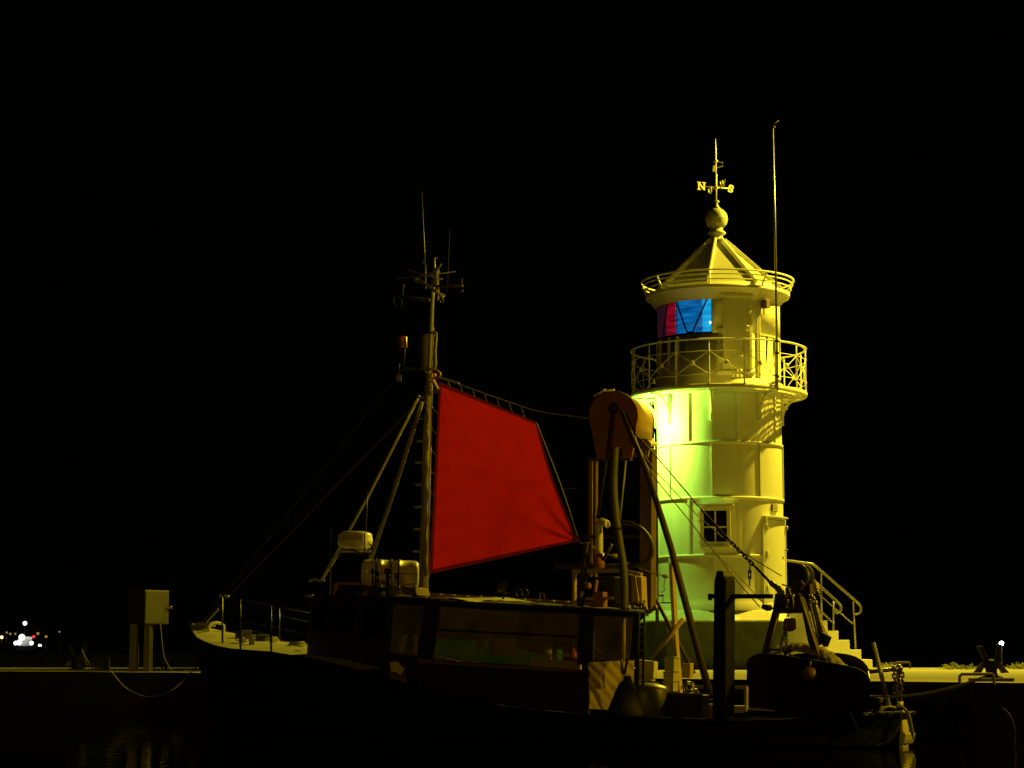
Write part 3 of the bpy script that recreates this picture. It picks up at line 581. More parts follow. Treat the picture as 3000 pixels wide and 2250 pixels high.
m = MB(); m.tube(PVs(sh_top, sv-.03), .03, 6)
for i in range(26): t = i/26; a = PV(1262+(1885-1262)*t, 1762+(1797-1762)*t, sv-.03); m.torus(a, .034, .008, ax=U+Z*.3, n=10, m=5)
put("lashed_top_tube", m, rubber, sh)
m = MB()
def rf(a, b_):
    v_ = sv+2.9*b_; p0 = PV(1140, 1758, sv); p1 = PV(1885, 1795, sv); p = p0.lerp(p1, a); return p+V*2.9*b_+U*2.45*b_*a+Z*(.07*math.sin(math.pi*b_)+.01*math.sin(a*40))
m.grid(rf, 30, 8); put("shelter_roof", m, house_paint, sh)
m = MB(); P = PVs([(1420, 1768), (1450, 1757), (1485, 1750), (1520, 1756), (1560, 1768)], .2)
m.add(P+[p-V*1.2-Z*.03 for p in P]+[p+V*.8-Z*.09 for p in P], [(i, i+1, i+6, i+5) for i in range(4)]+[(i+1, i, i+10, i+11) for i in range(4)], True); put("tarpaulin", m, deck_paint, sh)
m = MB(); P = PVs([(1256, 1744), (1740, 1772)], .6); m.bar(P[0], P[1], .03, .075); bn = put("roof_batten", m, wood_brown, sh)
m = MB()
for px in (1292, 1330, 1371, 1409, 1452, 1538, 1580, 1622, 1664): m.box(PV(px, 1739+(px-1256)*.058, .58), (.05, .05, .018), rz=R(45))
put("clip", m, trim_paint, bn)
# far side of the shelter
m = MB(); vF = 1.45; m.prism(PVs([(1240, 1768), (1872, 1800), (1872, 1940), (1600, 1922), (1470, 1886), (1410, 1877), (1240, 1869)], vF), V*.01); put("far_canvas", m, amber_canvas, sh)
m = MB(); m.prism(PVs([(1275, 1871), (1410, 1878), (1470, 1888), (1620, 1930), (1620, 1975), (1255, 1945), (1255, 1868)], vF+.02), V*.01); put("green_tarpaulin", m, green_canvas, sh)
m = MB(); m.prism(PVs([(1250, 1935), (1900, 1960), (1900, 2090), (1250, 2070)], vF), V*.02); put("far_board", m, house_paint, sh)
# braced post of the shelter
m = MB()
for x in (1868, 1885): m.tube(PVs([(x+3, 1793), (x, 1900), (x-3, 2112)], sv-.1), .018 if x > 1870 else .03, 6)
for i in range(12):
    y = 1830+i*23; m.tube(PVs([(1868, y), (1885, y+11), (1868, y+23)], sv-.1), .007, 5)
put("lattice_post", m, rubber, sh)
# interior bits
def simple(name, pts, v, t, mt, label, cat, bev=0, parent=None):
    mb = MB(); mb.prism(PVs(pts, v), V*t); return put(name, mb, mt, parent, label, cat, bev=bev)
m = MB(); c = PV(1680, 1930, -.6); m.lathe([(.001, 0), (.06, 0), (.065, .06), (.05, .1), (.02, .14), (.02, .17), (.001, .17)], c, 16); put("bottle", m, orange_lamp, None, "small orange bottle standing inside the deck shelter window", "bottle")
simple("label_sheet", [(1524, 1828), (1532, 1828), (1533, 1842), (1522, 1842)], .4, .01, white_plastic, None, None, parent=sh)
simple("label_sheet", [(1537, 1829), (1555, 1831), (1555, 1842), (1535, 1842)], .4, .01, white_plastic, None, None, parent=sh)
m = MB(); m.tube(PVs([(1590, 1800), (1590, 1835)], .2), .01, 6); m.torus(PV(1580, 1828, .2), .05, .012, ax=V, n=16, m=6); m.tube(PVs([(1678, 1800), (1679, 1905)], -.2), .008, 6); put("hanging_gear", m, steel, sh)
m = MB(); c = PV(1607, 1925, -.5); m.lathe([(.001, 0), (.045, 0), (.05, .09), (.055, .12), (.001, .12)], c, 14); put("cup", m, white_plastic, None, "white cup standing behind the shelter window left of the bottle", "cup")
m = MB(); m.prism(PVs([(1645, 1914), (1668, 1914), (1668, 1924), (1645, 1924)], -.6), V*.06); put("carton", m, tan_ply, None, "flat pale carton lying beside the orange bottle inside the shelter", "carton")
stl = thing("stool", PV(1205, 1925, -1.38), "dark padded stool on pale legs seen through the narrow window by the mast", "stool")
m = MB(); m.prism(PVs([(1172, 1792), (1230, 1796), (1240, 1808), (1222, 1860), (1168, 1856), (1165, 1810)], -1.39), V*.04); put("seat", m, rubber, stl, bev=.04)
for q_ in ([(1182, 1860), (1190, 1860), (1176, 1912), (1167, 1910)], [(1212, 1861), (1219, 1861), (1218, 1918), (1211, 1916)]): m = MB(); m.prism(PVs(q_, -1.4), V*.03); put("leg", m, white_plastic, stl)
m = MB(); m.prism(PVs([(1143, 1940), (1166, 1939), (1172, 1948), (1184, 1960), (1174, 1978), (1160, 1969), (1145, 1967)], -1.5), V*.02); put("rag", m, white_plastic, None, "pale rag hung below the narrow window at the mast foot", "rag")
simple("rag_board", [(1125, 1975), (1195, 1955), (1190, 2000), (1155, 2003), (1128, 1990)], -1.44, .03, brown_paint, None, None, parent=sh)
m = MB(); c = PV(1840, 2112, -1.62); m.lathe([(.001, 0), (.29, 0), (.28, .16), (.22, .30), (.17, .42), (.12, .52), (.06, .56), (.06, .62), (.001, .62)], c, 24)
put("drum", m, rubber, None, "dark bell-shaped drum standing against the lit canvas at the shelter's aft corner", "drum")
m = MB(); c = PV(1822, 1975, -1.6); m.tube(PVs([(1820, 1930), (1826, 1975)], -1.6), .018, 6); m.tube(PVs([(1838, 1930), (1830, 1975)], -1.6), .018, 6); put("funnel", m, hose_mat, sh)
for nm, pts, v_, mt_ in (("locker_panel", [(1432, 1868), (1510, 1872), (1512, 1925), (1428, 1918)], .9, tan_ply), ("pennant", [(1398, 1868), (1412, 1864), (1414, 1890), (1402, 1914), (1394, 1895)], .8, wood_brown),
        ("inner_bench", [(1556, 1926), (1640, 1934), (1700, 1938), (1700, 1975), (1550, 1965)], -.9, tan_ply), ("inner_box", [(1592, 1893), (1612, 1893), (1613, 1936), (1594, 1934)], -.4, tan_ply),
        ("roof_lining", [(1290, 1776), (1380, 1780), (1560, 1790), (1690, 1806), (1560, 1800), (1400, 1786)], -.2, tan_ply), ("inner_locker", [(1500, 1850), (1552, 1852), (1552, 1905), (1505, 1895)], 1.0, wood_brown)):
    m = MB(); m.prism(PVs(pts, v_), V*.03); put(nm, m, mt_, sh)
m = MB(); m.tube([PV(1828, 1806, -.8), PV(1826, 1932, -.8)], .03, 8); put("inner_post", m, tan_ply, sh)
m = MB(); m.tube(smoothpath(PVs([(1745, 1898), (1765, 1915), (1790, 1922), (1825, 1905)], -.9)), .008, 5); put("hanging_cord", m, rope_mat, sh)
m = MB(); m.lathe([(.001, 0), (.07, 0), (.075, .03), (.07, .13), (.04, .16), (.001, .16)], PV(1634, 1934, -.5), 16); put("jug", m, green_canvas, None, "greenish rounded jug standing inside the shelter between the cup and the carton", "jug")
# roof gear
m = MB(); c = PV(1474, 1722, -.2); m.lathe([(.02, -.1), (.06, -.08), (.07, 0), (.1, .07), (.1, .08)], c, 16, axis=Vector((.9, -.3, .1))); m.tube([c, c-Z*.18], .02, 6); put("horn", m, rust_steel, sh)
m = MB()
for x in (1520, 1537): m.torus(PV(x, 1737, -.1), .055, .012, ax=V+U*.4, n=18, m=6)
m.tube(PVs([(1512, 1740), (1512, 1755)], -.1), .012, 6); put("ring_handle", m, rust_steel, sh)
m = MB(); P = PVs([(1581, 1738), (1594, 1739), (1595, 1759), (1583, 1758)], -.2)
for i in range(4): m.bar(P[i], P[(i+1) % 4], .018, .018, up=V)
put("roof_cleat", m, mast_paint, sh)
# ---------------------------------------------------------------- mast
m = MB(); mp_ = [(1241, 1752), (1245, 1560), (1250, 1330), (1256, 1130)]; P = PVs(mp_, 0); k_ = 35.3/F
m.tube(P, [.078, .076, .072, .064], 16); m.tube(PVs([(1256, 1132), (1262, 1000), (1267, 880), (1269, 820)], 0), [.045, .04, .03, .028], 12)
ms = put("mast", m, mast_paint, bt)
m = MB(); m.tube(PVs([(1256, 1690), (1257, 1400), (1262, 1310)], -.06), .014, 6); m.tube(PVs([(1262, 1310), (1265, 1100), (1270, 960)], -.05), .013, 6); put("conduit", m, white_plastic, ms)
for i, y in enumerate((1165, 1228, 1293, 1356, 1421, 1486, 1551, 1616)):
    x = 1241+(1740-y)*.027-13; m = MB(); m.tube(PVs([(x+4, y), (x-20, y-1)], 0), [.018, .016], 8); put("mast_step", m, mast_paint, ms)
m = MB(); m.tube(PVs([(1236, 1178), (1160, 1420), (1086, 1640), (1080, 1745)], -.25)[:3], .034, 10); put("mast_strut", m, mast_paint, ms)
m = MB(); m.tube([PV(1228, 1160, .1), PV(1075, 1460, .35), PV(942, 1700, .5)], .026, 10); put("mast_strut", m, mast_paint, ms)
m = MB(); m.tube(PVs([(1236, 562), (1244, 740), (1246, 775)], 0), [.004, .007, .007], 6); m.tube(PVs([(1246, 775), (1247, 845)], 0), .014, 6); put("whip_antenna", m, mast_paint, ms)
m = MB(); m.tube(PVs([(1318, 668), (1314, 770), (1310, 855)], .3), [.0025, .005, .007], 6); put("whip_antenna", m, rust_steel, ms)
m = MB(); m.tube(PVs([(1195, 792), (1295, 818)], -.03), .012, 6); m.tube([PV(1160, 817, -.3), PV(1333, 796, .3)], .007, 6); put("dipole_antenna", m, mast_paint, ms)
m = MB(); m.tube(PVs([(1266, 838), (1355, 838)], 0), .022, 8); m.tube(PVs([(1353, 815), (1353, 842)], 0), .016, 6); m.torus(PV(1354, 853, 0), .024, .008, ax=V, n=14, m=5); m.tube(PVs([(1257, 880), (1177, 868)], 0), [.028, .022], 8); m.tube(PVs([(1180, 876), (1180, 852), (1184, 832)], 0), .013, 6)
put("yardarm", m, rust_steel, ms)
m = MB(); m.tube(PVs([(1221, 820), (1262, 843), (1298, 870)], -.1), [.034, .026, .03], 10); m.lathe([(.045, -.03), (.045, .04)], PV(1222, 820, -.1), 12, axis=(PV(1221, 820, -.1)-PV(1262, 843, -.1)), cap=True); put("deck_lamp", m, mast_paint, ms)
m = MB(); m.torus(PV(1166, 884, 0), .10, .006, ax=V+Z*.5, n=24, m=5); m.torus(PV(1294, 882, -.1), .035, .008, ax=V, n=16, m=5); m.torus(PV(1298, 866, .1), .05, .006, ax=V, n=16, m=5); put("cable_loop", m, hose_mat, ms)
m = MB(); m.tube(PVs([(1272, 835), (1273, 790), (1273, 755)], 0), [.028, .02, .008], 8); m.prism(PVs([(1272, 788), (1293, 772), (1286, 785), (1278, 795)], 0), V*.02); m.prism(PVs([(1256, 800), (1280, 790), (1282, 798), (1262, 806)], 0), V*.06)
m.tube(PVs([(1273, 752), (1281, 757)], 0), .01, 6); m.bar(PV(1280, 795, 0), PV(1282, 850, 0), .05, .03); m.bar(PV(1284, 843, -.05), PV(1283, 880, -.05), .03, .03); put("masthead_fitting", m, mast_paint, ms)
m = MB(); m.tube([PV(1240, 770, 0), PV(1236, 768, 0), PV(1233, 766, 0)], .02, 5); m.prism(PVs([(1230, 766), (1240, 763), (1243, 769), (1234, 771)], 0), V*.01); put("wind_vane", m, rust_steel, ms)
m = MB(); m.lathe([(.001, -.29), (.08, -.29), (.10, -.26), (.10, .24), (.08, .29), (.001, .29)], PV(1246, 1030, .15), 20); put("radar_reflector", m, rust_steel, ms)
m = MB(); m.tube(smoothpath(PVs([(1262, 975), (1275, 975), (1278, 990), (1275, 1030), (1276, 1070), (1270, 1085)], -.05)), .022, 8); m.torus(PV(1276, 982, -.05), .035, .012, ax=V, n=16, m=6); put("bracket", m, mast_paint, ms)
m = MB(); m.tube(smoothpath(PVs([(1248, 1108), (1247, 1092), (1235, 1085), (1178, 1079)], 0)), .02, 8); m.tube(PVs([(1181, 1080), (1184, 1050), (1186, 1025)], 0), .012, 6); m.tube(PVs([(1170, 1065), (1168, 1100)], 0), .012, 6); m.box(PV(1169, 1108, 0), (.08, .08, .1)); put("lamp_bracket", m, rust_steel, ms)
m = MB(); c = PV(1180, 1018, 0); m.lathe([(.001, -.01), (.085, -.01), (.085, 0), (.08, .02), (.074, .17), (.06, .19), (.001, .195)], c, 20); lp = put("orange_lamp", m, orange_lamp, ms)
m = MB(); m.ball(PV(1174, 1008, -.07), .05, 10); m.lathe([(.06, -.05), (.03, -.01)], c, 12); put("lamp_socket", m, rubber, lp)
for (x0, y0, x1, y1) in ((1222, 1182, 645, 1760), (1200, 1200, 588, 1832), (1180, 1080, 570, 1848)): 
    m = MB(); p = PV(x0, y0, 0); q_ = sp(15.6, 0, 1.75) if x1 < 600 else sp(14.9, -.25, 1.95); m.tube([p, q_], .005, 5); put("forestay", m, dark_rope, ms)
# ---------------------------------------------------------------- sail
TL, TR, BR, BL = (1287, 1118), (1573, 1237), (1695, 1586), (1258, 1682)
nl = V
def sailp(a, b_, off=True):
    p = Vector(TL).lerp(Vector(TR), a).lerp(Vector(BL).lerp(Vector(BR), a), b_)
    # slight hollow of the leech and the foot
    p.x -= 10*math.sin(math.pi*b_)*a; p.y -= 0
    d = 0
    if off:
        d = .10*math.sin(math.pi*a)*math.sin(math.pi*b_)+.010*math.sin(b_*46+math.sin(a*5)*1.5)*(1-a)*max(0, 1-a*1.4)
        dx, dy = 1-a, 1-b_; rr = math.hypot(dx*1.2, dy); th = math.atan2(dy, dx*1.2)
        d += .030*math.sin(th*11+.5)*math.exp(-rr*3.2)*min(1, rr*12)+.010*math.sin(th*23)*math.exp(-rr*4)
        dx, dy = a, b_; rr = math.hypot(dx, dy); th = math.atan2(dy, dx); d += .012*math.sin(th*12)*math.exp(-rr*5)*min(1, rr*12)
        d += .006*math.sin(a*9+b_*3)+.004*math.sin(a*21-b_*17)
    return PV(p.x, p.y, d)
h = .022; m = MB(); m.grid(lambda a, b_: sailp(h+(1-2*h)*a, h+(1-2*h)*b_), 80, 90); sl = put("sail", m, sail_mat, bt, label="red sailcloth, darker at the hems, laced behind the mast")
m = MB(); e = .0
m.grid(lambda a, b_: sailp(h*a, b_), 1, 90); m.grid(lambda a, b_: sailp(1-h*a, b_), 1, 90); m.grid(lambda a, b_: sailp(h+(1-2*h)*a, h*b_), 80, 1); m.grid(lambda a, b_: sailp(h+(1-2*h)*a, 1-h*b_), 80, 1)
put("hem", m, hem_mat, sl)
m = MB(); P = []
for i in range(9): P.append(sailp(h/2, .06+.108*i))
for i in range(8): P.append(sailp(1-h/2, .08+.12*i))
for i in range(1, 8): P.append(sailp(i/8, 1-h/2)); P.append(sailp(i/8, h/2))
for p in P: m.torus(p-V*.008, .012, .005, ax=V, n=12, m=5)
put("grommet", m, steel, sl)
m = MB()
for i in range(9):
    b_ = .06+.108*i; p = sailp(h/2, b_); y = 1118+(1682-1118)*b_; q_ = PV(1254-(y-1130)*.02+14, y-16, -.04); m.tube([p-V*.01, q_], .005, 5); m.torus(PV(1257-(y-1130)*.027, y-20, 0), .078, .005, ax=Z, n=20, m=5)
for i in range(1, 8):
    a = i/8; p = sailp(a, h/2); x = 1290+(1575-1290)*a-14; y = 1107+(1198-1107)*(x-1283)/(1549-1283); m.tube([p, PV(x, y, 0)], .005, 5)
put("lacing", m, rope_mat, sl)
m = MB(); m.tube(smoothpath(PVs([(1270, 1098), (1283, 1107), (1333, 1122), (1413, 1151), (1502, 1182), (1549, 1198), (1598, 1209), (1720, 1225), (1806, 1237)], 0)), .010, 6); m.tube(smoothpath(PVs([(1283, 1106), (1310, 1114), (1345, 1124)], -.02)), .02, 6); put("gaff_rope", m, rope_mat, bt)
m = MB(); m.tube(smoothpath(PVs([(1572, 1238), (1612, 1340), (1655, 1455), (1697, 1588)], .0)), .007, 5); m.tube(smoothpath(PVs([(1697, 1588), (1732, 1605), (1800, 1632), (1880, 1668), (1955, 1690)], 0)), .009, 6); m.tube(smoothpath(PVs([(1650, 1432), (1670, 1432), (1690, 1430)], 0)), .005, 5)
for x, y in ((1735, 1606), (1800, 1628), (1950, 1688)): m.ball(PV(x, y, -.02), .04, 8, (1.3, 1, .8))
m.tube(smoothpath(PVs([(1950, 1692), (1945, 1715), (1947, 1728), (1938, 1736)], 0)), .008, 5); put("sheet_rope", m, rope_mat, bt)
m = MB(); m.tube(smoothpath(PVs([(1258, 1080), (1280, 1086), (1290, 1098), (1278, 1110)], -.03)), .02, 6); m.bar(PV(1270, 1112, 0), PV(1288, 1150, 0), .05, .02); m.bar(PV(1262, 1148, 0), PV(1284, 1150, 0), .06, .02); m.ball(PV(1272, 1100, 0), .04, 8); put("halyard_block", m, wood_orange, ms)
# ---------------------------------------------------------------- radar, canister, roof aerials
m = MB(); c = PV(1040, 1612, -.2); kx = 35.0/F
m.lathe([(.001, .02), (.22, .02), (.26, .05), (.285, .08), (.30, .14), (.303, .15), (.30, .155), (.292, .25), (.275, .285), (.2, .315), (.001, .325)], c, 48); rd_ = put("radar_scanner", m, white_plastic, bt)
vs, fs = text_mesh("KODEN", .095, .001, .0008); mb = MB(); fd = math.atan2(c.x, c.y)+.06
lo = min(v.x for v in vs); hi = max(v.x for v in vs)
def wrap(v_):
    an_ = v_.x/.296 - .16-fd; zz = v_.y+.205; r = .2975-(zz-.15)*.08+(.003 if v_.z > 0 else -.002); return c+Vector((r*math.sin(an_), -r*math.cos(an_), zz))
mb.add([wrap(v) for v in vs], fs); put("lettering", mb, black_paint, rd_)
m = MB(); m.tube(smoothpath(PVs([(942, 1700), (975, 1650), (992, 1620), (1005, 1607), (1030, 1612), (1060, 1620), (1078, 1618), (1083, 1604)], -.35)), .018, 8); m.prism([c+Vector((-.25, -.1, -.03)), c+Vector((.28, -.1, -.03)), c+Vector((.28, .15, -.03)), c+Vector((-.25, .15, -.03))], (0, 0, .03)); m.tube(PVs([(1080, 1615), (1085, 1640)], -.3), .02, 6)
put("radar_bracket", m, mast_paint, rd_)
m = MB(); m.tube(smoothpath(PVs([(1080, 1592), (1091, 1603), (1090, 1615), (1075, 1622), (1050, 1618), (1020, 1608)], -.45)), .012, 6); put("cable", m, rubber, rd_)
m = MB(); m.tube(PVs([(1064, 1700), (1069, 1560)], -.5), .011, 6); m.ball(PV(1064, 1700, -.5), .07, 10); put("aerial", m, rubber, wh)
m = MB(); m.tube(PVs([(1072, 1560), (1076, 1455)], -.45), .011, 6); m.tube(PVs([(1076, 1455), (1075, 1435)], -.45), .005, 5); put("aerial", m, mast_paint, wh)
m = MB(); m.tube(PVs([(967, 1745), (970, 1550)], -.6), [.008, .004], 5); put("aerial", m, hose_mat, wh)
m = MB(); p = PV(1061, 1718, -.3); q_ = PV(1222, 1724, -.3)
def canister():
    yq = PV(1140, 1682, -.25).y; a, b_ = PY(1060, 1680, yq), PY(1226, 1684, yq); L = (b_-a).length; ax = (b_-a).normalized(); r = .235
    g = MB(); g.lathe([(.001, 0), (r*.8, .0), (r*.95, .03), (r, .1), (r, L*.3), (r*1.03, L*.3), (r*1.03, L*.36), (r, L*.36), (r, L*.62), (r*1.03, L*.62), (r*1.03, L*.68), (r, L*.68), (r, L-.1), (r*.95, L-.03), (r*.8, L), (.001, L)], a, 40, axis=ax); return g, a, ax, L, r
g, a, ax, L, r = canister(); ca = thing("life_raft", a+ax*L/2-Z*.25, "white life raft canister lashed on the wheelhouse roof against the mast", "life raft"); put("canister", g, white_plastic, ca)
m = MB()
for t in (.26, .52, .66): m.torus(a+ax*L*t, r+.012, .014, ax=ax, n=32, m=5)
put("strap", m, rubber, ca)
m = MB(); fx = Vector((0, -1, 0)); m.tube([a+ax*.05+fx*(r+.01), a+ax*(L-.05)+fx*(r+.01)], .006, 5)
put("seam", m, rubber, ca)
m = MB(); 
for t in (.15, .8): m.box(a+ax*L*t-Z*.23, (.06, .42, .08), ax=(ax, Vector((0, 1, 0)), Z))
put("cradle", m, wood_orange, ca)
for x, y0, y1, r_ in ((1092, 1665, 1712, .03), (1137, 1665, 1712, .06), (1102, 1690, 1715, .02)):
    m = MB(); m.tube(PVs([(x, y1+40), (x, y0+12)], -.75), r_*.6, 8); m.lathe([(.001, 0), (r_, 0), (r_*1.1, .05), (r_*.7, .08), (.001, .09)], PV(x, y0+14, -.75), 14); put("roof_lamp", m, rubber, wh)
m = MB(); m.prism(PVs([(1172, 1716), (1215, 1722), (1222, 1745), (1180, 1742)], -.4), V*.3); m.tube(smoothpath(PVs([(1180, 1717), (1200, 1710), (1218, 1725)], -.4)), .012, 5); put("mast_foot_box", m, brown_paint, wh, bev=.02)
# ---------------------------------------------------------------- bow gear
m = MB(); tr = PVs([(645, 1745), (700, 1755), (905, 1797)], -1.25); m.tube(tr, .014, 6); brr = put("bow_rail", m, house_paint, bt)
m = MB(); m.tube([PV(702, 1819, -1.5), PV(895, 1857, -1.6)], .012, 6); put("midrail", m, house_paint, brr)
m = MB(); m.tube([PV(652, 1826, .9), PV(760, 1853, .6), PV(800, 1866, .6)], .009, 6); m.tube([PV(705, 1775, 1.0), PV(900, 1822, 1.2)], .009, 6); put("midrail", m, house_paint, brr)
for x, y0, y1, v_ in ((650, 1750, 1883, -.8), (703, 1756, 1903, -1.45), (793, 1776, 1930, -1.75), (817, 1779, 1903, .9)):
    m = MB(); m.tube(PVs([(x, y0), (x+2, y1)], v_), .020, 6); put("stanchion", m, black_paint, brr)
m = MB(); m.ball(PV(646, 1746, -1.25), .022, 8); m.tube(PVs([(658, 1746), (670, 1748)], -1.26), .02, 8); put("rail_end", m, white_plastic, brr)
m = MB(); c = sp(15.1, 0, 1.62); m.tube(smoothpath([c+V*-.16+Z*0, c+V*-.16+Z*.12, c+V*.0+Z*.17, c+V*.16+Z*.12, c+V*.16]), .03, 8); m.box(sp(15.45, 0, 1.76), (.5, .12, .08), ax=(U, V, Z)); m.tube(smoothpath(PVs([(608, 1856), (607, 1842), (598, 1833), (602, 1826), (640, 1785)], 0)), .012, 6); put("fairlead", m, deck_paint, bt)
m = MB(); c = PV(715, 1893, -.1); m.prism([p+Z*0 for p in PVs([(688, 1846), (702, 1846), (702, 1895), (688, 1893)], -.1)], V*.3); m.tube([PV(688, 1880, -.3), PV(722, 1884, -.3)], .045, 10); m.prism(PVs([(755, 1858), (757, 1860), (745, 1892), (725, 1890), (720, 1878)], .0), V*.25); put("windlass", m, black_paint, bt, bev=.01)
m = MB(); c = sp(13.4, -.5, 1.36); m.lathe([(.06, 0), (.05, .05), (.05, .13), (.075, .15), (.001, .16)], c, 14); m.lathe([(.06, 0), (.05, .05), (.05, .13), (.075, .15), (.001, .16)], c+U*.3, 14); m.box(c+U*.15, (.5, .14, .03), ax=(U, V, Z)); put("mooring_bitt", m, steel, bt)
for uu, vv in ((14.2, .15), (13.9, .3), (13.0, .2)):
    m = MB(); 
    for i in range(3): m.torus(sp(uu, vv, interp(ZT, uu)+.05+i*.025), .16-.02*i, .014, n=20, m=5)
    put("rope_coil", m, rope_mat, None, {14.2: "small coil of rope lying nearest the bow tip on the foredeck", 13.9: "coil of rope lying against the windlass on its bow side", 13.0: "coil of rope lying aft of the windlass on the foredeck"}[uu], "rope coil", "rope coils on the foredeck")
m = MB(); m.ball(PV(873, 1909, -1.0), .05, 10, (2, 1, .5)); m.box(sp(10.9, -.9, 1.25), (.5, .3, .06), ax=(U, V, Z)); put("deck_plate", m, mats["mast_paint"], bt)
# ---------------------------------------------------------------- net drum hood and gantry
def teardrop(cx=1797, cy=1218, rx=72, ry=73, yb=1338, xl=1742, xr=1858):
    P = []
    for i in range(25):
        a = R(200-220*i/24); P.append((cx+rx*math.cos(a), cy-ry*math.sin(a)))
    P += [(xr+4, 1280), (xr-8, yb), (xl+6, yb+4), (xl-4, 1290)]
    return P
g_ = thing("net_winch", PV(1800, 1780, 0), "tall winch gantry with round orange drum hood standing on the deck between sail and lighthouse", "winch")
td = teardrop(); m = MB(); m.prism(PVs(td, -.28), V*.03); hd = put("drum_hood", m, orange_gel, g_, bev=.006)
m = MB(); P = PVs(td[2:26], -.248); hc = PV(1800, 1235, -.248); vs = P+[hc+(p-hc)*.86+V*.42-Z*.05 for p in P]; n_ = len(P); m.add(vs, [(i, i+1, n_+i+1, n_+i) for i in range(n_-1)], True); put("hood_shell", m, tan_ply, hd, solid=.02)
m = MB(); P = [hc+(p-hc)*.855+V*.422-Z*.05 for p in PVs(td, -.248)]; m.prism(P, V*.02); put("hood_side", m, tan_ply, hd)
m = MB(); m.lathe([(.001, .07), (.05, .07), (.06, .04), (.09, .03), (.09, 0)], PV(1800, 1197, -.28), 20, axis=-V); put("hub", m, rust_steel, hd)
m = MB(); m.tube([PV(1775, 1190, .1)+Z*.26, PV(1740, 1160, .0), PV(1765, 1146, 0), PV(1800, 1142, 0)], .012, 6); put("edge_strip", m, white_plastic, hd)
m = MB(); m.prism(PVs([(1876, 1306), (1911, 1316), (1909, 1420), (1907, 1785), (1872, 1785), (1874, 1420)], .25), V*.12); cl = put("column", m, brown_paint, g_, bev=.01)
m = MB(); m.prism(PVs([(1875, 1263), (1908, 1300), (1906, 1307), (1872, 1272)], .1), V*.15); m.prism(PVs([(1862, 1300), (1881, 1318), (1868, 1328), (1855, 1312)], .1), V*.02); put("guard", m, white_plastic, cl)
for px in (1731, 1746): m = MB(); m.bar(PV(px, 1342, .5), PV(px-2, 1690, .5), .05, .05); put("column", m, brown_paint, g_)
m = MB(); 
for a_, b1_, v_, w_ in ((1722, 1850, .5, .05), (1716, 1880, .4, .045), (1628, 1790, .2, .08)):
    y_ = {1722: 1345, 1716: 1572, 1628: 1659}[a_]; m = MB(); m.bar(PV(a_, y_, v_), PV(b1_, y_, v_), w_, w_); put("crossbar", m, rust_steel, g_)
m = MB(); m.tube(PVs([(1833, 1350), (1815, 1525)], -.1), .018, 8); m.tube(PVs([(1735, 1400), (1735, 1590)], .4), .01, 6); put("hydraulic_ram", m, mast_paint, g_)
m = MB()
for x0, x1 in ((1795, 1752), (1790, 1748)): m.tube(PVs([(x0, 1215), (x0-16, 1345), (x1, 1520)], -.35), .012, 6)
put("lifting_wire", m, dark_rope, g_)
m = MB(); P = smoothpath(PVs([(1802, 1310), (1800, 1340), (1797, 1420), (1802, 1500), (1815, 1590), (1828, 1680), (1830, 1785)], -.45), 14); rs_ = [.06+(.004 if i % 2 else 0) for i in range(len(P))]; m.tube(P, rs_, 14); put("thick_hose", m, hose_mat, g_)
m = MB(); m.tube(smoothpath(PVs([(1822, 1533), (1850, 1534), (1885, 1555), (1908, 1590), (1910, 1622), (1890, 1648), (1850, 1658), (1766, 1658)], -.2)), .035, 12); put("hose_loop", m, hose_mat, g_)
m = MB(); m.torus(PV(1806, 1548, -.45), .075, .012, ax=Z, n=16, m=5); m.torus(PV(1808, 1555, -.45), .078, .01, ax=Z+U*.2, n=16, m=5); put("hose_clamp", m, rubber, g_)
m = MB(); m.tube(smoothpath(PVs([(1756, 1630), (1756, 1570), (1754, 1538), (1762, 1528), (1776, 1534)], -.3)), .055, 14); m.torus(PV(1779, 1536, -.3), .05, .012, ax=U, n=16, m=6); put("exhaust_pipe", m, white_plastic, g_)
m = MB(); m.tube(PVs([(1756, 1622), (1757, 1665)], -.3), .075, 12); put("silencer", m, orange_gel, g_)
m = MB(); m.bar(PV(1722, 1590, -.4), PV(1698, 1785, -.4), .10, .06); m.tube(PVs([(1768, 1640), (1792, 1595)], -.3), .025, 8); put("brace", m, rust_steel, g_)
# winch box
m = MB(); m.prism(PVs([(1836, 1682), (1878, 1690), (1882, 1788), (1836, 1786)], -.3), V*.12); wb = put("winch_box", m, tan_ply, g_, bev=.006)
m = MB(); m.bar(PV(1680, 1674, -.35), PV(1836, 1672, -.35), .06, .06); m.bar(PV(1836, 1674, -.35), PV(1880, 1684, -.33), .05, .05); m.bar(PV(1683, 1674, -.35), PV(1683, 1785, -.35), .05, .05); m.bar(PV(1860, 1685, -.32), PV(1874, 1785, -.32), .03, .03); m.bar(PV(1700, 1755, -.3), PV(1795, 1752, -.3), .05, .04); put("frame", m, tan_ply, wb)
m = MB(); m.prism(PVs([(1738, 1690), (1800, 1690), (1800, 1786), (1738, 1786)], .1), V*.3); put("motor", m, house_paint, wb, bev=.02)
m = MB(); m.lathe([(.05, 0), (.05, .06), (.001, .07)], PV(1726, 1717, -.35), 14, axis=-V); m.prism(PVs([(1742, 1734), (1766, 1734), (1766, 1780), (1742, 1780)], -.35), V*.1); m.bar(PV(1748, 1700, -.3), PV(1735, 1785, -.3), .04, .04); put("valve", m, orange_gel, wb)
m = MB()
for i in range(9): x = 1845+i*5; m.tube(smoothpath(PVs([(x, 1786), (x+random.uniform(-4, 4), 1770-random.random()*12), (x+8, 1776), (x+5, 1790)], -.5)), .009, 5)
for x, y in ((1893, 1785), (1905, 1790), (1915, 1784), (1921, 1780), (1900, 1793)): m.ball(PV(x, y, -.5), .035, 8)
put("fittings", m, steel, g_)
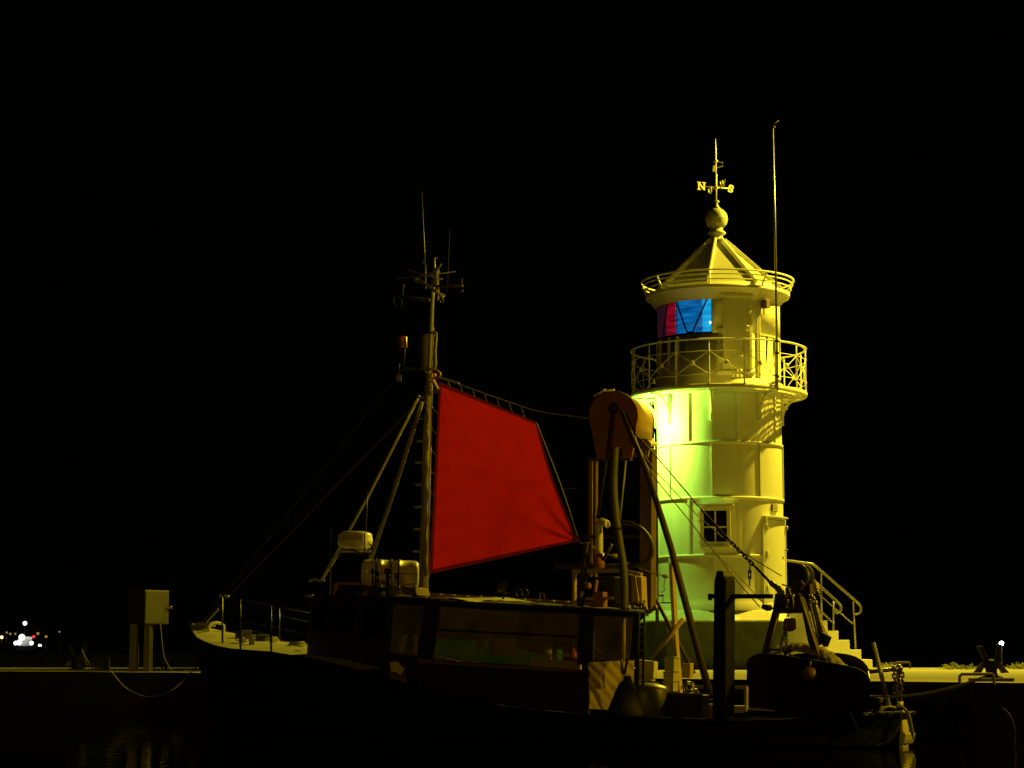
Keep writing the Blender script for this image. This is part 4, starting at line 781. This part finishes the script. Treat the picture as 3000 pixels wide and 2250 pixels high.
# ---------------------------------------------------------------- struts to the stern deck
m = MB(); P = [PV(1822, 1206, -.4), PV(1900, 1395, -.5), PV(1965, 1602, -.6), PV(2083, 2048, -.9)]; m.tube(P, [.034, .044, .05, .055], 14); put("boom", m, rust_steel, bt)
m = MB(); m.tube([PV(1912, 1738, .6), PV(2033, 1972, .6)], .03, 8); put("deck_brace", m, rust_steel, bt)
m = MB(); m.bar(PV(1968, 1650, .3), PV(1980, 1880, .3), .07, .06); m.bar(PV(1980, 1880, .3), PV(1992, 2030, .3), .07, .06); put("deck_post", m, tan_ply, bt)
m = MB(); m.tube([PV(1903, 1935, .2), PV(2003, 1812, .2)], .035, 8); put("deck_brace", m, tan_ply, bt)
m = MB(); m.prism(PVs([(2092, 1702), (2096, 1688), (2099, 1672), (2118, 1672), (2121, 1688), (2127, 1702), (2125, 2112), (2086, 2112)], -1.55), V*.2); pst = put("gallows_post", m, black_paint, bt, bev=.01)
m = MB(); m.bar(PV(2077, 1747, -1.4), PV(2262, 1747, -1.4), .05, .06); m.box(PV(2080, 1749, -1.4), (.05, .05, .09)); put("crossbar", m, black_paint, pst)
for nm, P, r_ in (("wire", [(1835, 1240, -.4), (1925, 1340, -.45), (2060, 1498, -.6), (2082, 1520, -.6)], .010), ("wire", [(1852, 1290, -.4), (1925, 1385, -.45), (2050, 1518, -.6), (2150, 1602, -.7), (2290, 1688, -.8)], .007),
                 ("wire", [(1855, 1305, -.4), (1925, 1408, -.45), (2080, 1600, -.6), (2170, 1715, -.7), (2226, 1778, -.8)], .008), ("wire", [(2090, 1615, -.6), (2150, 1672, -.7), (2225, 1755, -.8), (2240, 1772, -.8)], .006)):
    m = MB(); m.tube([PV(*p) for p in P], r_, 6); put(nm, m, dark_rope, bt)
m = MB(); m.tube([PV(2055, 1494, -.6), PV(2090, 1532, -.6), PV(2138, 1584, -.65)], [.014, .02, .016], 8); put("bottle_screw", m, rubber, bt); m = MB(); m.tube([PV(2216, 1663, -.7), PV(2262, 1712, -.75), PV(2292, 1742, -.8)], [.022, .02, .02], 8); put("bottle_screw", m, rubber, bt)
def chain(P, n_, r_=.028, t=.007):
    mb = MB(); P = [PV(*p) for p in P]; L_ = sum((P[i+1]-P[i]).length for i in range(len(P)-1))
    for i in range(n_):
        s_ = (i+.5)/n_*L_; k = 0
        while k < len(P)-2 and s_ > (P[k+1]-P[k]).length: s_ -= (P[k+1]-P[k]).length; k += 1
        t_ = (P[k+1]-P[k]).normalized(); c = P[k]+t_*s_; sd = t_.cross(V if i % 2 else (V+t_.cross(V)*1.2)).normalized(); hl = L_/n_*.62
        mb.tube([c+t_*hl+sd*r_*.6, c+t_*hl*1.15, c+t_*hl-sd*r_*.6, c-t_*hl-sd*r_*.6, c-t_*hl*1.15, c-t_*hl+sd*r_*.6], t, 5, closed=True)
    return mb
m = chain([(2136, 1582, -.65), (2175, 1622, -.68), (2214, 1662, -.7)], 9, .034, .010); m2 = chain([(2197, 1655, -.7), (2196, 1712, -.7)], 3, .034, .010); m.add(m2.v, m2.f, True); put("chain", m, rubber, bt)
m = MB(); m.prism(PVs([(2232, 1770), (2246, 1772), (2252, 1782), (2244, 1790), (2230, 1782)], -.85), V*.1); put("wire_block", m, rubber, bt)
# ---------------------------------------------------------------- deck clutter aft of shelter
m = MB(); m.prism(PVs([(1866, 1932), (1916, 1938), (1914, 1988), (1908, 1990), (1906, 2004), (1866, 2000)], -.6), V*.1); put("fish_tub", m, white_plastic, None, "white tub standing on deck just behind the lattice post", "tub", bev=.03)
m = MB(); m.lathe([(.001, 0), (.26, 0), (.29, .04), (.30, .44), (.27, .5), (.12, .55), (.001, .56)], PV(1897, 2118, -1.35), 28); put("barrel", m, mat("dark_drum_paint", (.09, .085, .06), .45, var=.4, scale=6), None, "dark round-topped barrel low by the near bulwark beside the lattice post", "barrel")
m = MB(); m.tube(smoothpath(PVs([(1862, 2010), (1900, 2000), (1930, 2007), (1950, 2025)], -1.2)), .03, 8); put("deck_hose", m, rubber, bt)
ly = [(1946, 1928, 1974, 1966), (1943, 1969, 1973, 1994), (1941, 1997, 1972, 2026)]
lb = ["pale plastic fish crate, topmost of its stack beside the deck post", "pale plastic fish crate, middle of its stack beside the deck post", "pale plastic fish crate, bottom of its stack beside the deck post"]
for (x0, y0, x1, y1), l_ in zip(ly, lb): m = MB(); m.prism(PVs([(x0, y0+2), (x1, y0-1), (x1, y1), (x0, y1)], -.2), V*.12); m.prism(PVs([(x0-2, y0-2), (x1+1, y0-4), (x1+1, y0), (x0-2, y0+3)], -.22), V*.15); put("fish_crate", m, crate_mat, None, l_, "crate", "fish crates stacked by the deck post", bev=.008)
m = MB(); m.prism(PVs([(1996, 1943), (2022, 1943), (2022, 1968), (2019, 1987), (1996, 1986)], .2), V*.08); put("storage_box", m, tan_ply, None, "small bright cream box standing right of the tall deck post", "box", bev=.01)
m = MB(); m.prism(PVs([(1928, 2030), (2058, 2036), (2057, 2112), (1928, 2112)], -1.2), V*.15); hb = put("deck_hatch", m, house_paint, bt, bev=.01)
m = MB(); m.bar(PV(1930, 2031, -1.21), PV(1930, 2112, -1.21), .04, .03); m.bar(PV(1928, 2029, -1.21), PV(2058, 2035, -1.21), .02, .03); put("edge_trim", m, brown_paint, hb)
m = MB(); c = PV(2018, 2028, -.7)
for i in range(6): a = i*1.05; q_ = c+U*(.05*math.cos(a)*2)+Z*(.05+.03*(i % 3)); m.tube([c+U*.05*math.cos(a)-Z*.05, q_], .015, 6); m.torus(q_+Z*.02, .04, .009, ax=Z+U*math.cos(a), n=14, m=5)
m.lathe([(.08, -.1), (.08, .03), (.001, .04)], c, 14); put("valve_cluster", m, steel, bt)
m = MB(); m.prism(PVs([(2056, 2072), (2075, 2072), (2075, 2112), (2055, 2112)], -1.0), V*.3); put("red_box", m, red_paint, None, "dark red box low on deck just left of the black gallows post", "box", bev=.008)
m = MB(); m.prism(PVs([(2054, 2062), (2074, 2063), (2074, 2070), (2054, 2069)], -1.02), V*.34); m.prism(PVs([(2057, 2040), (2063, 2040), (2063, 2064), (2057, 2064)], -1.0), V*.05); put("red_box_lid", m, tan_ply, bt)
m = MB(); m.prism(PVs([(2123, 2068), (2145, 2068), (2147, 2082), (2138, 2090), (2123, 2078)], -.9), V*.3); put("float_box", m, tan_ply, None, "small pale box on deck just right of the black gallows post", "box", bev=.01)
m = MB(); m.prism(PVs([(2075, 2075), (2088, 2074), (2088, 2110), (2075, 2112)], -.6), V*.3); put("deck_coaming", m, brown_paint, bt)
# ---------------------------------------------------------------- stern gallows
gw = thing("stern_gallows", PV(2320, 2080, -.5), "dark trapezoid trawl gallows with round sheave and hanging chains at the boat's stern", "gallows")
m = MB(); gv = -.8
def gl(pts, v=gv, t=.07): m.prism(PVs(pts, v), V*t)
gl([(2270, 1738), (2340, 1738), (2352, 1794), (2262, 1794)])
gl([(2262, 1790), (2277, 1794), (2252, 1900), (2244, 1918), (2230, 1918)]); gl([(2338, 1738), (2350, 1752), (2390, 1892), (2404, 1938), (2390, 1940), (2366, 1880)])
gl([(2250, 1899), (2366, 1899), (2366, 1906), (2250, 1906)])
fr_ = put("frame", m, rust_steel, gw, bev=.008)
m = MB(); gl([(2276, 1794), (2352, 1793), (2352, 1797), (2276, 1798)], gv-.006, .02); m.tube(PVs([(2279, 1797), (2254, 1898)], gv-.01), .012, 6); m.tube(PVs([(2345, 1750), (2404, 1938)], gv-.01), .014, 6); put("flange", m, mast_paint, fr_)
m = MB(); gl([(2366, 1735), (2386, 1770), (2402, 1830), (2424, 1872), (2414, 1896), (2398, 1880), (2376, 1800)], -.3); m.tube(PVs([(2372, 1765), (2402, 1890)], -.32), .02, 6); m.tube(PVs([(2388, 1768), (2418, 1880)], -.32), .018, 6); put("arm", m, mast_paint, gw)
m = MB(); gl([(2398, 1848), (2432, 1866), (2420, 1896), (2400, 1880)], -.4, .05); gl([(2374, 1845), (2396, 1860), (2382, 1890), (2368, 1872)], -.5, .05); put("gusset", m, rubber, gw, bev=.01)
m = MB(); cc = PV(2337, 1688, -.75); rr_ = 34*28.6/F*1.0; m.lathe([(.001, 0), (rr_*.85, 0), (rr_, .01), (rr_, .05), (rr_*.8, .07), (rr_*.8, .11), (rr_, .13), (rr_, .17), (.001, .18)], cc, 40, axis=V); put("sheave", m, rubber, gw)
m = MB(); m.torus(cc+V*.03, rr_+.004, .008, ax=V, n=40, m=6); put("rim", m, steel, gw)
m = MB(); gl([(2320, 1704), (2346, 1700), (2354, 1712), (2344, 1728), (2318, 1732)], -.95, .05); gl([(2300, 1722), (2372, 1710), (2374, 1740), (2300, 1745)], -.7, .12); put("sheave_bracket", m, rust_steel, gw, bev=.006)
m = MB(); gl([(2374, 1710), (2390, 1706), (2394, 1726), (2378, 1732)], -.6, .07); put("lamp_box", m, tan_ply, gw, bev=.01)
m = MB(); m.tube(smoothpath(PVs([(2290, 1742), (2276, 1722), (2264, 1712), (2258, 1706)], -.85)), .04, 8)
for x, y in ((2270, 1715), (2282, 1722), (2290, 1730), (2296, 1736), (2312, 1742), (2322, 1746)): m.ball(PV(x, y, -.9), .035, 8)
m.tube(smoothpath(PVs([(2292, 1712), (2306, 1718), (2314, 1730), (2310, 1745), (2300, 1748)], -.9)), .012, 6); m.tube(smoothpath(PVs([(2298, 1740), (2308, 1760), (2304, 1780), (2322, 1780), (2322, 1752), (2310, 1738)], -.95)), .012, 6); put("shackle", m, steel, gw)
m = MB(); gl([(2296, 1812), (2320, 1810), (2322, 1842), (2310, 1850), (2292, 1848)], -.9, .09); m.ball(PV(2303, 1836, -.95), .014, 8); put("hanging_block", m, brown_paint, gw, bev=.01)
m = chain([(2308, 1780, -.88), (2308, 1812, -.88)], 4); m2 = chain([(2300, 1848, -.88), (2290, 1880, -.88), (2284, 1918, -.88)], 10); m.add(m2.v, m2.f, True); m2 = chain([(2302, 1848, -.88), (2303, 1890, -.88), (2318, 1926, -.88)], 10); m.add(m2.v, m2.f, True); m2 = chain([(2370, 1800, -.5), (2378, 1872, -.5)], 10); m.add(m2.v, m2.f, True); put("chain", m, rust_steel, gw)
m = MB()
for x, y in ((2384, 1754), (2372, 1762), (2390, 1766), (2378, 1748)): m.ball(PV(x, y, -.4), .03, 8)
m.tube(smoothpath(PVs([(2365, 1730), (2385, 1728), (2398, 1735), (2392, 1744)], -.4)), .02, 6); put("fitting", m, steel, gw)
# dinghy full of nets
near = [(2187, 2000), (2188, 1950), (2200, 1928), (2230, 1917), (2290, 1921), (2400, 1938), (2500, 1957), (2535, 1975), (2551, 2002), (2548, 2050), (2530, 2080), (2480, 2096), (2300, 2096), (2225, 2062), (2200, 2035)]
farp = [(2300, 1995), (2302, 1945), (2312, 1926), (2340, 1917), (2390, 1914), (2440, 1914), (2495, 1922), (2528, 1940), (2546, 1965), (2545, 2045), (2530, 2078), (2480, 2092), (2360, 2092), (2322, 2060), (2305, 2033)]
m = MB(); A = PVs(near, -1.05); B_ = PVs(farp, -.35); n_ = len(A)
m.add(A+B_, [tuple(range(n_)), tuple(range(2*n_-1, n_-1, -1))]+[(i, i+1, n_+i+1, n_+i) for i in list(range(0, 2))+list(range(8, n_-1))]+[(n_-1, 0, n_, 2*n_-1)])
dg = thing("dinghy", sp(.8, -.7, .35), "black open dinghy lying on the stern with fishing net heaped in it", "dinghy"); put("hull", m, black_paint, dg, solid=.02)
m = MB(); m.tube(smoothpath(A[1:9]), .014, 6); m.tube(smoothpath(B_[1:9]), .012, 6); put("gunwale", m, rubber, dg)
m = MB(); m.ball(PV(2372, 1978, -1.17), .11, 20); m.tube([PV(2372, 1955, -1.17), PV(2376, 1938, -1.1)], .01, 8); put("buoy", m, mat("dull_orange_buoy", (.09, .035, .012), .6, var=.3), None, "dim round orange buoy hanging against the black side of the dinghy", "buoy")
def heap(path, w_, h_, v0, dv, mt=net_mat):
    mb = MB(); P = smoothpath([PV(x, y, v0) for x, y in path], 12); n1 = len(P)
    vs = []
    for i, p in enumerate(P):
        t = i/(n1-1); ww = w_*math.sin(math.pi*min(1, max(.04, t)))**.5
        for j in range(13):
            a = math.pi*j/12; rn = 1+.08*math.sin(i*.7+j*.9)+.05*math.sin(i*1.9-j*1.3)
            vs.append(p-V*math.cos(a)*dv*rn+Z*(math.sin(a)*h_*rn-h_)*(.6+.4*math.sin(math.pi*t))); 
    mb.add(vs, [(i*13+j, i*13+j+1, (i+1)*13+j+1, (i+1)*13+j) for i in range(n1-1) for j in range(12)], True)
    for k in range(360):
        i = random.randrange(1, n1-2); j = random.randrange(0, 12); a_ = vs[i*13+j].lerp(vs[(i+1)*13+j], random.random()); b1_ = vs[(i+1)*13+min(12, max(0, j+random.choice((-1, 1))))]; mb.tube([a_+Z*.004, (a_+b1_)/2+Z*random.uniform(.006, .014), b1_+Z*.004], .003, 4)
    return mb
nh = thing("fishing_net", PV(2400, 1945, -.7), "yellowish fishing net heaped over the dinghy's far gunwale", "fishing net")
put("net_pile", heap([(2282, 1908), (2300, 1893), (2330, 1884), (2355, 1886), (2385, 1892), (2420, 1903), (2450, 1926), (2484, 1958)], .2, .11, -.7, .12), net_mat, nh)
# stern rail, pole, bollard
m = MB(); m.tube(PVs([(2525, 1970), (2560, 1967), (2628, 1960)], -.3), .028, 8); m.ball(PV(2620, 1960, -.3), .045, 10); m.ball(PV(2634, 1958, -.2), .055, 10); sr = put("stern_rail", m, steel, bt)
m = MB(); m.tube([PV(2632, 1962, -.2), PV(2639, 2062, -.15)], .03, 10); m.lathe([(.001, -.02), (.05, -.02), (.05, .05), (.001, .06)], PV(2637, 2066, -.15), 14); put("post", m, steel, sr)
m = MB(); m.ball(PV(2637, 2064, -.2), .042, 10); put("stern_lamp", m, white_plastic, sr)
m = chain([(2618, 1965, -.35), (2624, 1995, -.35), (2622, 2030, -.35)], 6, .05, .012); m2 = chain([(2640, 1960, -.25), (2643, 1985, -.25), (2640, 2010, -.25), (2632, 2050, -.25)], 8, .05, .012); m.add(m2.v, m2.f, True); put("chain", m, rust_steel, sr)
m = MB(); m.tube([PV(2558, 1883, -.4), PV(2606, 2074, -.35)], .03, 10); put("slanting_pole", m, mast_paint, bt)
m = MB(); c = PV(2577, 2086, -.55); m.lathe([(.05, 0), (.045, .04), (.04, .12), (.055, .17), (.055, .185), (.001, .19)], c, 16); m.tube(PVs([(2528, 2080), (2555, 2080)], -.5), .012, 6); put("stern_bitt", m, brown_paint, bt)
m = MB()
for i in range(7): m.tube(smoothpath([PV(2545+i*5, 2092-i, -.6), PV(2575+i*4, 2086-i*3+random.uniform(-3, 3), -.5), PV(2612+i*2, 2074+random.uniform(-3, 3), -.3)]), .014, 5)
put("rope_heap", m, rope_mat, None, "dark ropes lying tangled round the stern bitt", "rope")
m = MB(); m.tube(smoothpath([PV(2640, 2068, -.15), PV(2655, 2085, -.1), PV(2664, 2120, -.1), PV(2678, 2165, -.1)]), .02, 6); m.tube(smoothpath([PV(2645, 2072, -.15), PV(2662, 2090, -.1), PV(2672, 2130, -.1), PV(2676, 2150, -.1)]), .015, 6)
m2 = MB(); m2.tube(smoothpath([PV(2485, 2062, -1.1), PV(2500, 2110, -1.25), PV(2520, 2150, -1.3), PV(2542, 2180, -1.3)]), .012, 5); put("hull_line", m2, rubber, bt); put("stern_line", m, rope_mat, None, "two ropes trailing down together behind the pale rudder head", "rope")
m = MB(); m.tube(smoothpath([PV(2640, 2075, -.15), PV(2638, 2120, -.35), PV(2610, 2165, -.6), PV(2570, 2185, -.9)]), .012, 5); put("fender_line", m, rubber, bt)
# mooring rope to the quay
m = MB(); P = [PV(2546, 2040, -.2), PV(2619, 2020, .2), PZ(2725, 1995, .86), PZ(2809, 1984, .95), PZ(2872, 1982, .9)]
e1 = PZ(2872, 1988, QZ+.12); s1 = PV(2546, 2040, -.2); P = [s1.lerp(e1, t/10)+Z*(-.08*4*(t/10)*(1-t/10)) for t in range(11)]
m.tube(P, .02, 6); put("mooring_rope", m, rope_mat, None, "pale mooring rope from the stern up to the quay edge ladder hoop", "rope")
# ================================================================== QUAY FURNITURE
def hoop(px0, px1, ytop, ybase, label, r_=.022):
    a, b_ = PZ(px0, ybase, QZ+.02), PZ(px1, ybase, QZ+.02); hh = PY(px0, ytop, a.y).z-a.z
    d = (b_-a); mb = MB(); mb.tube(smoothpath([a-Z*.05, a+Z*hh*.6, a+d*.05+Z*hh*.93, a+d*.12+Z*hh, b_-d*.12+Z*hh, b_-d*.05+Z*hh*.93, b_+Z*hh*.6, b_-Z*.05], 5), r_, 8)
    return put("ladder_hoop", mb, rust_steel, None, label, "ladder hoop", "steel hoops on the quay edge")
hoop(2812, 2912, 1975, 1997, "large steel ladder hoop on the near quay edge in front of the right bollard", .022)
hoop(2622, 2666, 1941, 1956, "small steel ladder hoop on the far quay edge right of the stairs", .03)
hoop(451, 475, 1938, 1957, "small steel ladder hoop on the quay right of the cabinet posts", .022)
def bollard(px, ybase, s_, label, tilt):
    c = PZ(px, ybase, QZ+.01); t = thing("bollard", c, label, "bollard", "mooring bollards on the quay")
    mb = MB(); mb.lathe([(.32*s_, 0), (.32*s_, .04*s_), (.2*s_, .07*s_), (.16*s_, .16*s_), (.17*s_, .26*s_), (.24*s_, .34*s_), (.26*s_, .42*s_), (.2*s_, .50*s_), (.08*s_, .54*s_), (.001, .55*s_)], c, 28); put("drum", mb, rubber, t)
    for k, (x0, x1, z1) in enumerate(((-.10, -.34, .92), (.14, .24, .98))):
        mb = MB(); mb.prism([c+Vector((x0*s_-.07*s_, -.05, .42*s_)), c+Vector((x0*s_+.09*s_, -.05, .42*s_)), c+Vector((x1*s_+.08*s_, -.05, z1*s_)), c+Vector((x1*s_-.06*s_, -.05, z1*s_))], (0, .12, 0)); put("horn", mb, rubber, t, bev=.012)
    for sx in (-1, 1): mb = MB(); mb.prism([c+Vector((sx*.2*s_, 0, .3*s_)), c+Vector((sx*.28*s_, 0, .44*s_)), c+Vector((sx*.52*s_, 0, .16*s_)), c+Vector((sx*.3*s_, 0, .14*s_))], (0, .06, 0)); put("fin", mb, brown_paint, t, bev=.01)
    return c, t
c, t = bollard(2905, 1987, 1.0*.56, "dark double-horned mooring bollard on the quay at far right", 0)
m = MB(); pb_ = PY(2934, 1885, c.y+14); m.ball(pb_, .052, 12); dl = thing("pier_lamp", (pb_.x, pb_.y, QZ), "small white lit lamp seen just above the right bollard", "lamp"); put("lamp_globe", m, emit("white_lamp", (.85, .9, 1), 14), dl)
m = MB(); m.tube([(pb_.x, pb_.y, -.5), (pb_.x, pb_.y, pb_.z-.05)], .02, 6); put("pole", m, black_paint, dl)
m = MB(); a = PZ(2842, 1996, QZ+.005); b_ = PZ(2972, 1996, QZ+.005); m.prism([a, b_, b_+Vector((.05, .35, 0)), a+Vector((.05, .35, 0))], (0, 0, .045)); put("rubber_mat", m, rubber, None, "dark flat fender plate lying on the quay edge below the right bollard", "fender")
c2, t2 = bollard(228, 1962, .62, "dim horned mooring bollard on the quay at left beside the hose", 0)
# weeds
m = MB()
for (x0, x1, y0) in ((2585, 2620, 1953), (2765, 2855, 1956), (2960, 3010, 1955)):
    for i in range(90):
        t = random.random(); px = x0+(x1-x0)*t; hh = (.03+.14*math.sin(math.pi*t))*random.uniform(.3, 1); b_ = PZ(px, y0+2+random.random()*4, QZ); a_ = random.uniform(0, 6.28); d_ = Vector((math.cos(a_), math.sin(a_), 0))
        m.prism([b_, b_+d_*.05, b_+d_*.22+Z*hh*.9, b_+d_*.2+Z*hh], d_.cross(Z)*.012)
put("seaweed", m, weed_mat, None, "flat clumps of green weed washed up on the quay top", "weeds", kind="stuff")
ye = lambda px: PZ(px, 1965.5+(px+900)/1400*5.2-.7, QZ).y-.22
# electricity cabinet on two posts
cb = thing("switch_cabinet", PZ(410, 1968, QZ), "grey electrical cabinet raised on two broad posts on the quay at left", "cabinet")
Yc = PZ(410, 1968, QZ).y
A1, A2, A3 = PY(378, 1780, Yc+.5), PY(424, 1780, Yc), PY(495, 1780, Yc+.55); zt1, zb3 = PY(424, 1728, Yc).z, PY(424, 1829, Yc).z
m = MB(); P = [Vector((p.x, p.y, zb3)) for p in (A1, A2, A3)]+[Vector((A1.x+A3.x-A2.x, A1.y+A3.y-A2.y, zb3))]; m.prism(P, (0, 0, zt1-zb3)); bx_ = put("box", m, grey_box, cb, bev=.012)
m = MB(); dd = (A3-A2).normalized(); nn = Vector((dd.y, -dd.x, 0)); m.prism([Vector((p.x, p.y, zb3+.02)) for p in (A2+dd*.01+nn*.004, A3-dd*.06+nn*.004, A3-dd*.06+nn*.02, A2+dd*.01+nn*.02)], (0, 0, zt1-zb3-.05)); dr_ = put("door", m, grey_box, cb, bev=.006)
m = MB(); p = A3+nn*.03-dd*.05+Z*.0; p.z = PY(495, 1780, A3.y).z; m.box(p, (.1, .06, .05)); m.tube([p+dd*.02, p+dd*.1+Z*.02, p+dd*.1-Z*.04], .02, 6); put("handle", m, steel, dr_)
for x0, x1, yt in ((378, 397, 1829), (420, 438, 1829)):
    a, b_ = PY(x0, 1968, Yc+.2), PY(x1, 1968, Yc+.2); m = MB(); m.prism([Vector((a.x, Yc+.15, QZ)), Vector((b_.x, Yc+.15, QZ)), Vector((b_.x+.03, Yc+.4, QZ)), Vector((a.x+.03, Yc+.4, QZ))], (0, 0, zb3-QZ+.01)); put("post", m, grey_box, cb, bev=.008)
m = MB(); m.tube(smoothpath(PYs([(470, 1828), (473, 1860), (480, 1920), (494, 1950), (506, 1966)], Yc+.1)), .009, 6); put("cable", m, rope_mat, cb)
m = MB(); m.tube(smoothpath([PY(240, 1903, Yc+1.2), PY(252, 1930, Yc+1), PY(272, 1953, Yc+.4), PZ(300, 1964, QZ+.03), PZ(322, 1966, QZ+.04), PY(335, 1978, ye(335)), PY(360, 2008, ye(360)), PY(395, 2030, ye(395)), PY(440, 2041, ye(440)), PY(500, 2025, ye(500)-.4), PY(555, 1975, ye(555)-.8), PV(600, 1930, -.8)], 8), .013, 7)
put("water_hose", m, rope_mat, None, "thin pale hose hanging in a loop from the left quay towards the bow", "hose")
m = MB(); fr0 = PYs([(271, 1963), (273, 1926), (318, 1926), (318, 1963)], Yc+.6)
for i in range(3): m.bar(fr0[i], fr0[i+1], .04, .04)
m.box((fr0[0]+fr0[2])/2+Vector((0, .2, -.03)), (.3, .25, .24)); put("meter_box", m, rubber, None, "low dark box with lit edges on the quay between left bollard and cabinet", "box", bev=.01)
m = MB(); c = PZ(485, 1963, QZ); m.box(c+Z*.03, (.06, .06, .06)); put("quay_socket", m, rubber, None, "tiny dark block on the quay right of the cabinet posts", "block")
# tyre fender rope on the quay face at right
m = MB(); m.tube(smoothpath([PY(2938, 2073, 29.2), PY(2962, 2100, 29.2), PY(2975, 2150, 29.2), PY(2966, 2200, 29.2), PY(2945, 2235, 29.2)]), .005, 5); put("hanging_line", m, rope_mat, None, "thin rope arc hanging below the quay at the far right", "rope")
# ================================================================== DISTANT LIGHTS
DY = 420.0
fy = thing("harbour_ferry", PY(68, 1905, DY)*1, "small distant vessel with white floodlights and tall mast lamp at far left", "boat")
ORG[fy.name] = Vector(fy.location)
m = MB(); P = PYs([(38, 1893), (106, 1893), (100, 1906), (44, 1906)], DY); m.prism(P, (0, 6, 0)); put("hull", m, hull_paint, fy)
m = MB(); m.prism(PYs([(56, 1866), (92, 1868), (94, 1892), (52, 1892)], DY), (0, 4, 0)); put("cabin", m, white_plastic, fy)
m = MB(); m.tube(PYs([(73, 1868), (73, 1828)], DY), .08, 6); put("mast", m, house_paint, fy)
EW = emit("ship_floodlight", (.9, 1, .97), 3); ER = emit("port_lamp", (.9, .02, .06), 2.2); EG = emit("starboard_lamp", (.6, 1, .55), 6); EA = emit("amber_lamp", (1, .62, .18), 5); ED = emit("dim_amber_lamp", (.55, .33, .07), .7); EWd = emit("lit_cabin_front", (.6, .65, .5), .9)
for x, y, r_, e_ in ((73, 1826, 6, EW), (64, 1867, 9, EW), (56, 1882, 7.5, EW), (46, 1884, 6, EW), (92, 1884, 6, EW), (99, 1865, 4, ER)):
    m = MB(); m.ball(PY(x, y, DY-2), r_*DY/F, 12); put("lamp", m, e_, fy)
m = MB(); m.prism(PYs([(66, 1864), (93, 1866), (92, 1873), (66, 1873)], DY-.5), (0, .3, 0)); put("lit_window", m, EWd, fy)
for x, y, r_, e_, lb_ in ((5, 1867, 4.6, EA, "bright amber lamp on a short post at the far left edge"), (20, 1853, 3, ED, "dim amber street lamp, tallest one left of the distant vessel"), (30, 1857, 3.3, ED, "dim amber street lamp, second from left before the vessel"), (45, 1857, 3, ED, "dim amber street lamp just left of the vessel's lights"), (111, 1856, 4.2, ED, "amber street lamp just right of the distant vessel"), (135, 1865, 4, ED, "amber street lamp furthest right of the vessel"), (117, 1892, 5, EG, "small round green-white lamp low at the right of the vessel"), (174, 1851, 2.5, emit("pale_lamp", (.2, .4, .4), .8), "faint bluish lamp on its own right of the harbour lights")):
    b_ = PY(x, 1903, DY+20); t = thing("street_lamp", (b_.x, b_.y, 0), lb_, "lamp", "harbour lamps along the distant shore")
    m = MB(); m.tube([(b_.x, b_.y, 0), PY(x, y, DY+20)-Z*.2], .09, 6); put("pole", m, brown_paint, t)
    m = MB(); m.ball(PY(x, y, DY+20), r_*DY/F, 10); put("lamp_head", m, e_, t)
m = MB(); a, b_ = PY(-400, 1901, DY+15), PY(280, 1901, DY+15); m.prism([Vector((a.x, a.y, -.5)), Vector((b_.x, b_.y, -.5)), Vector((b_.x, b_.y+40, -.5)), Vector((a.x, a.y+40, -.5))], (0, 0, .9)); put("far_shore", m, concrete, kind='structure')
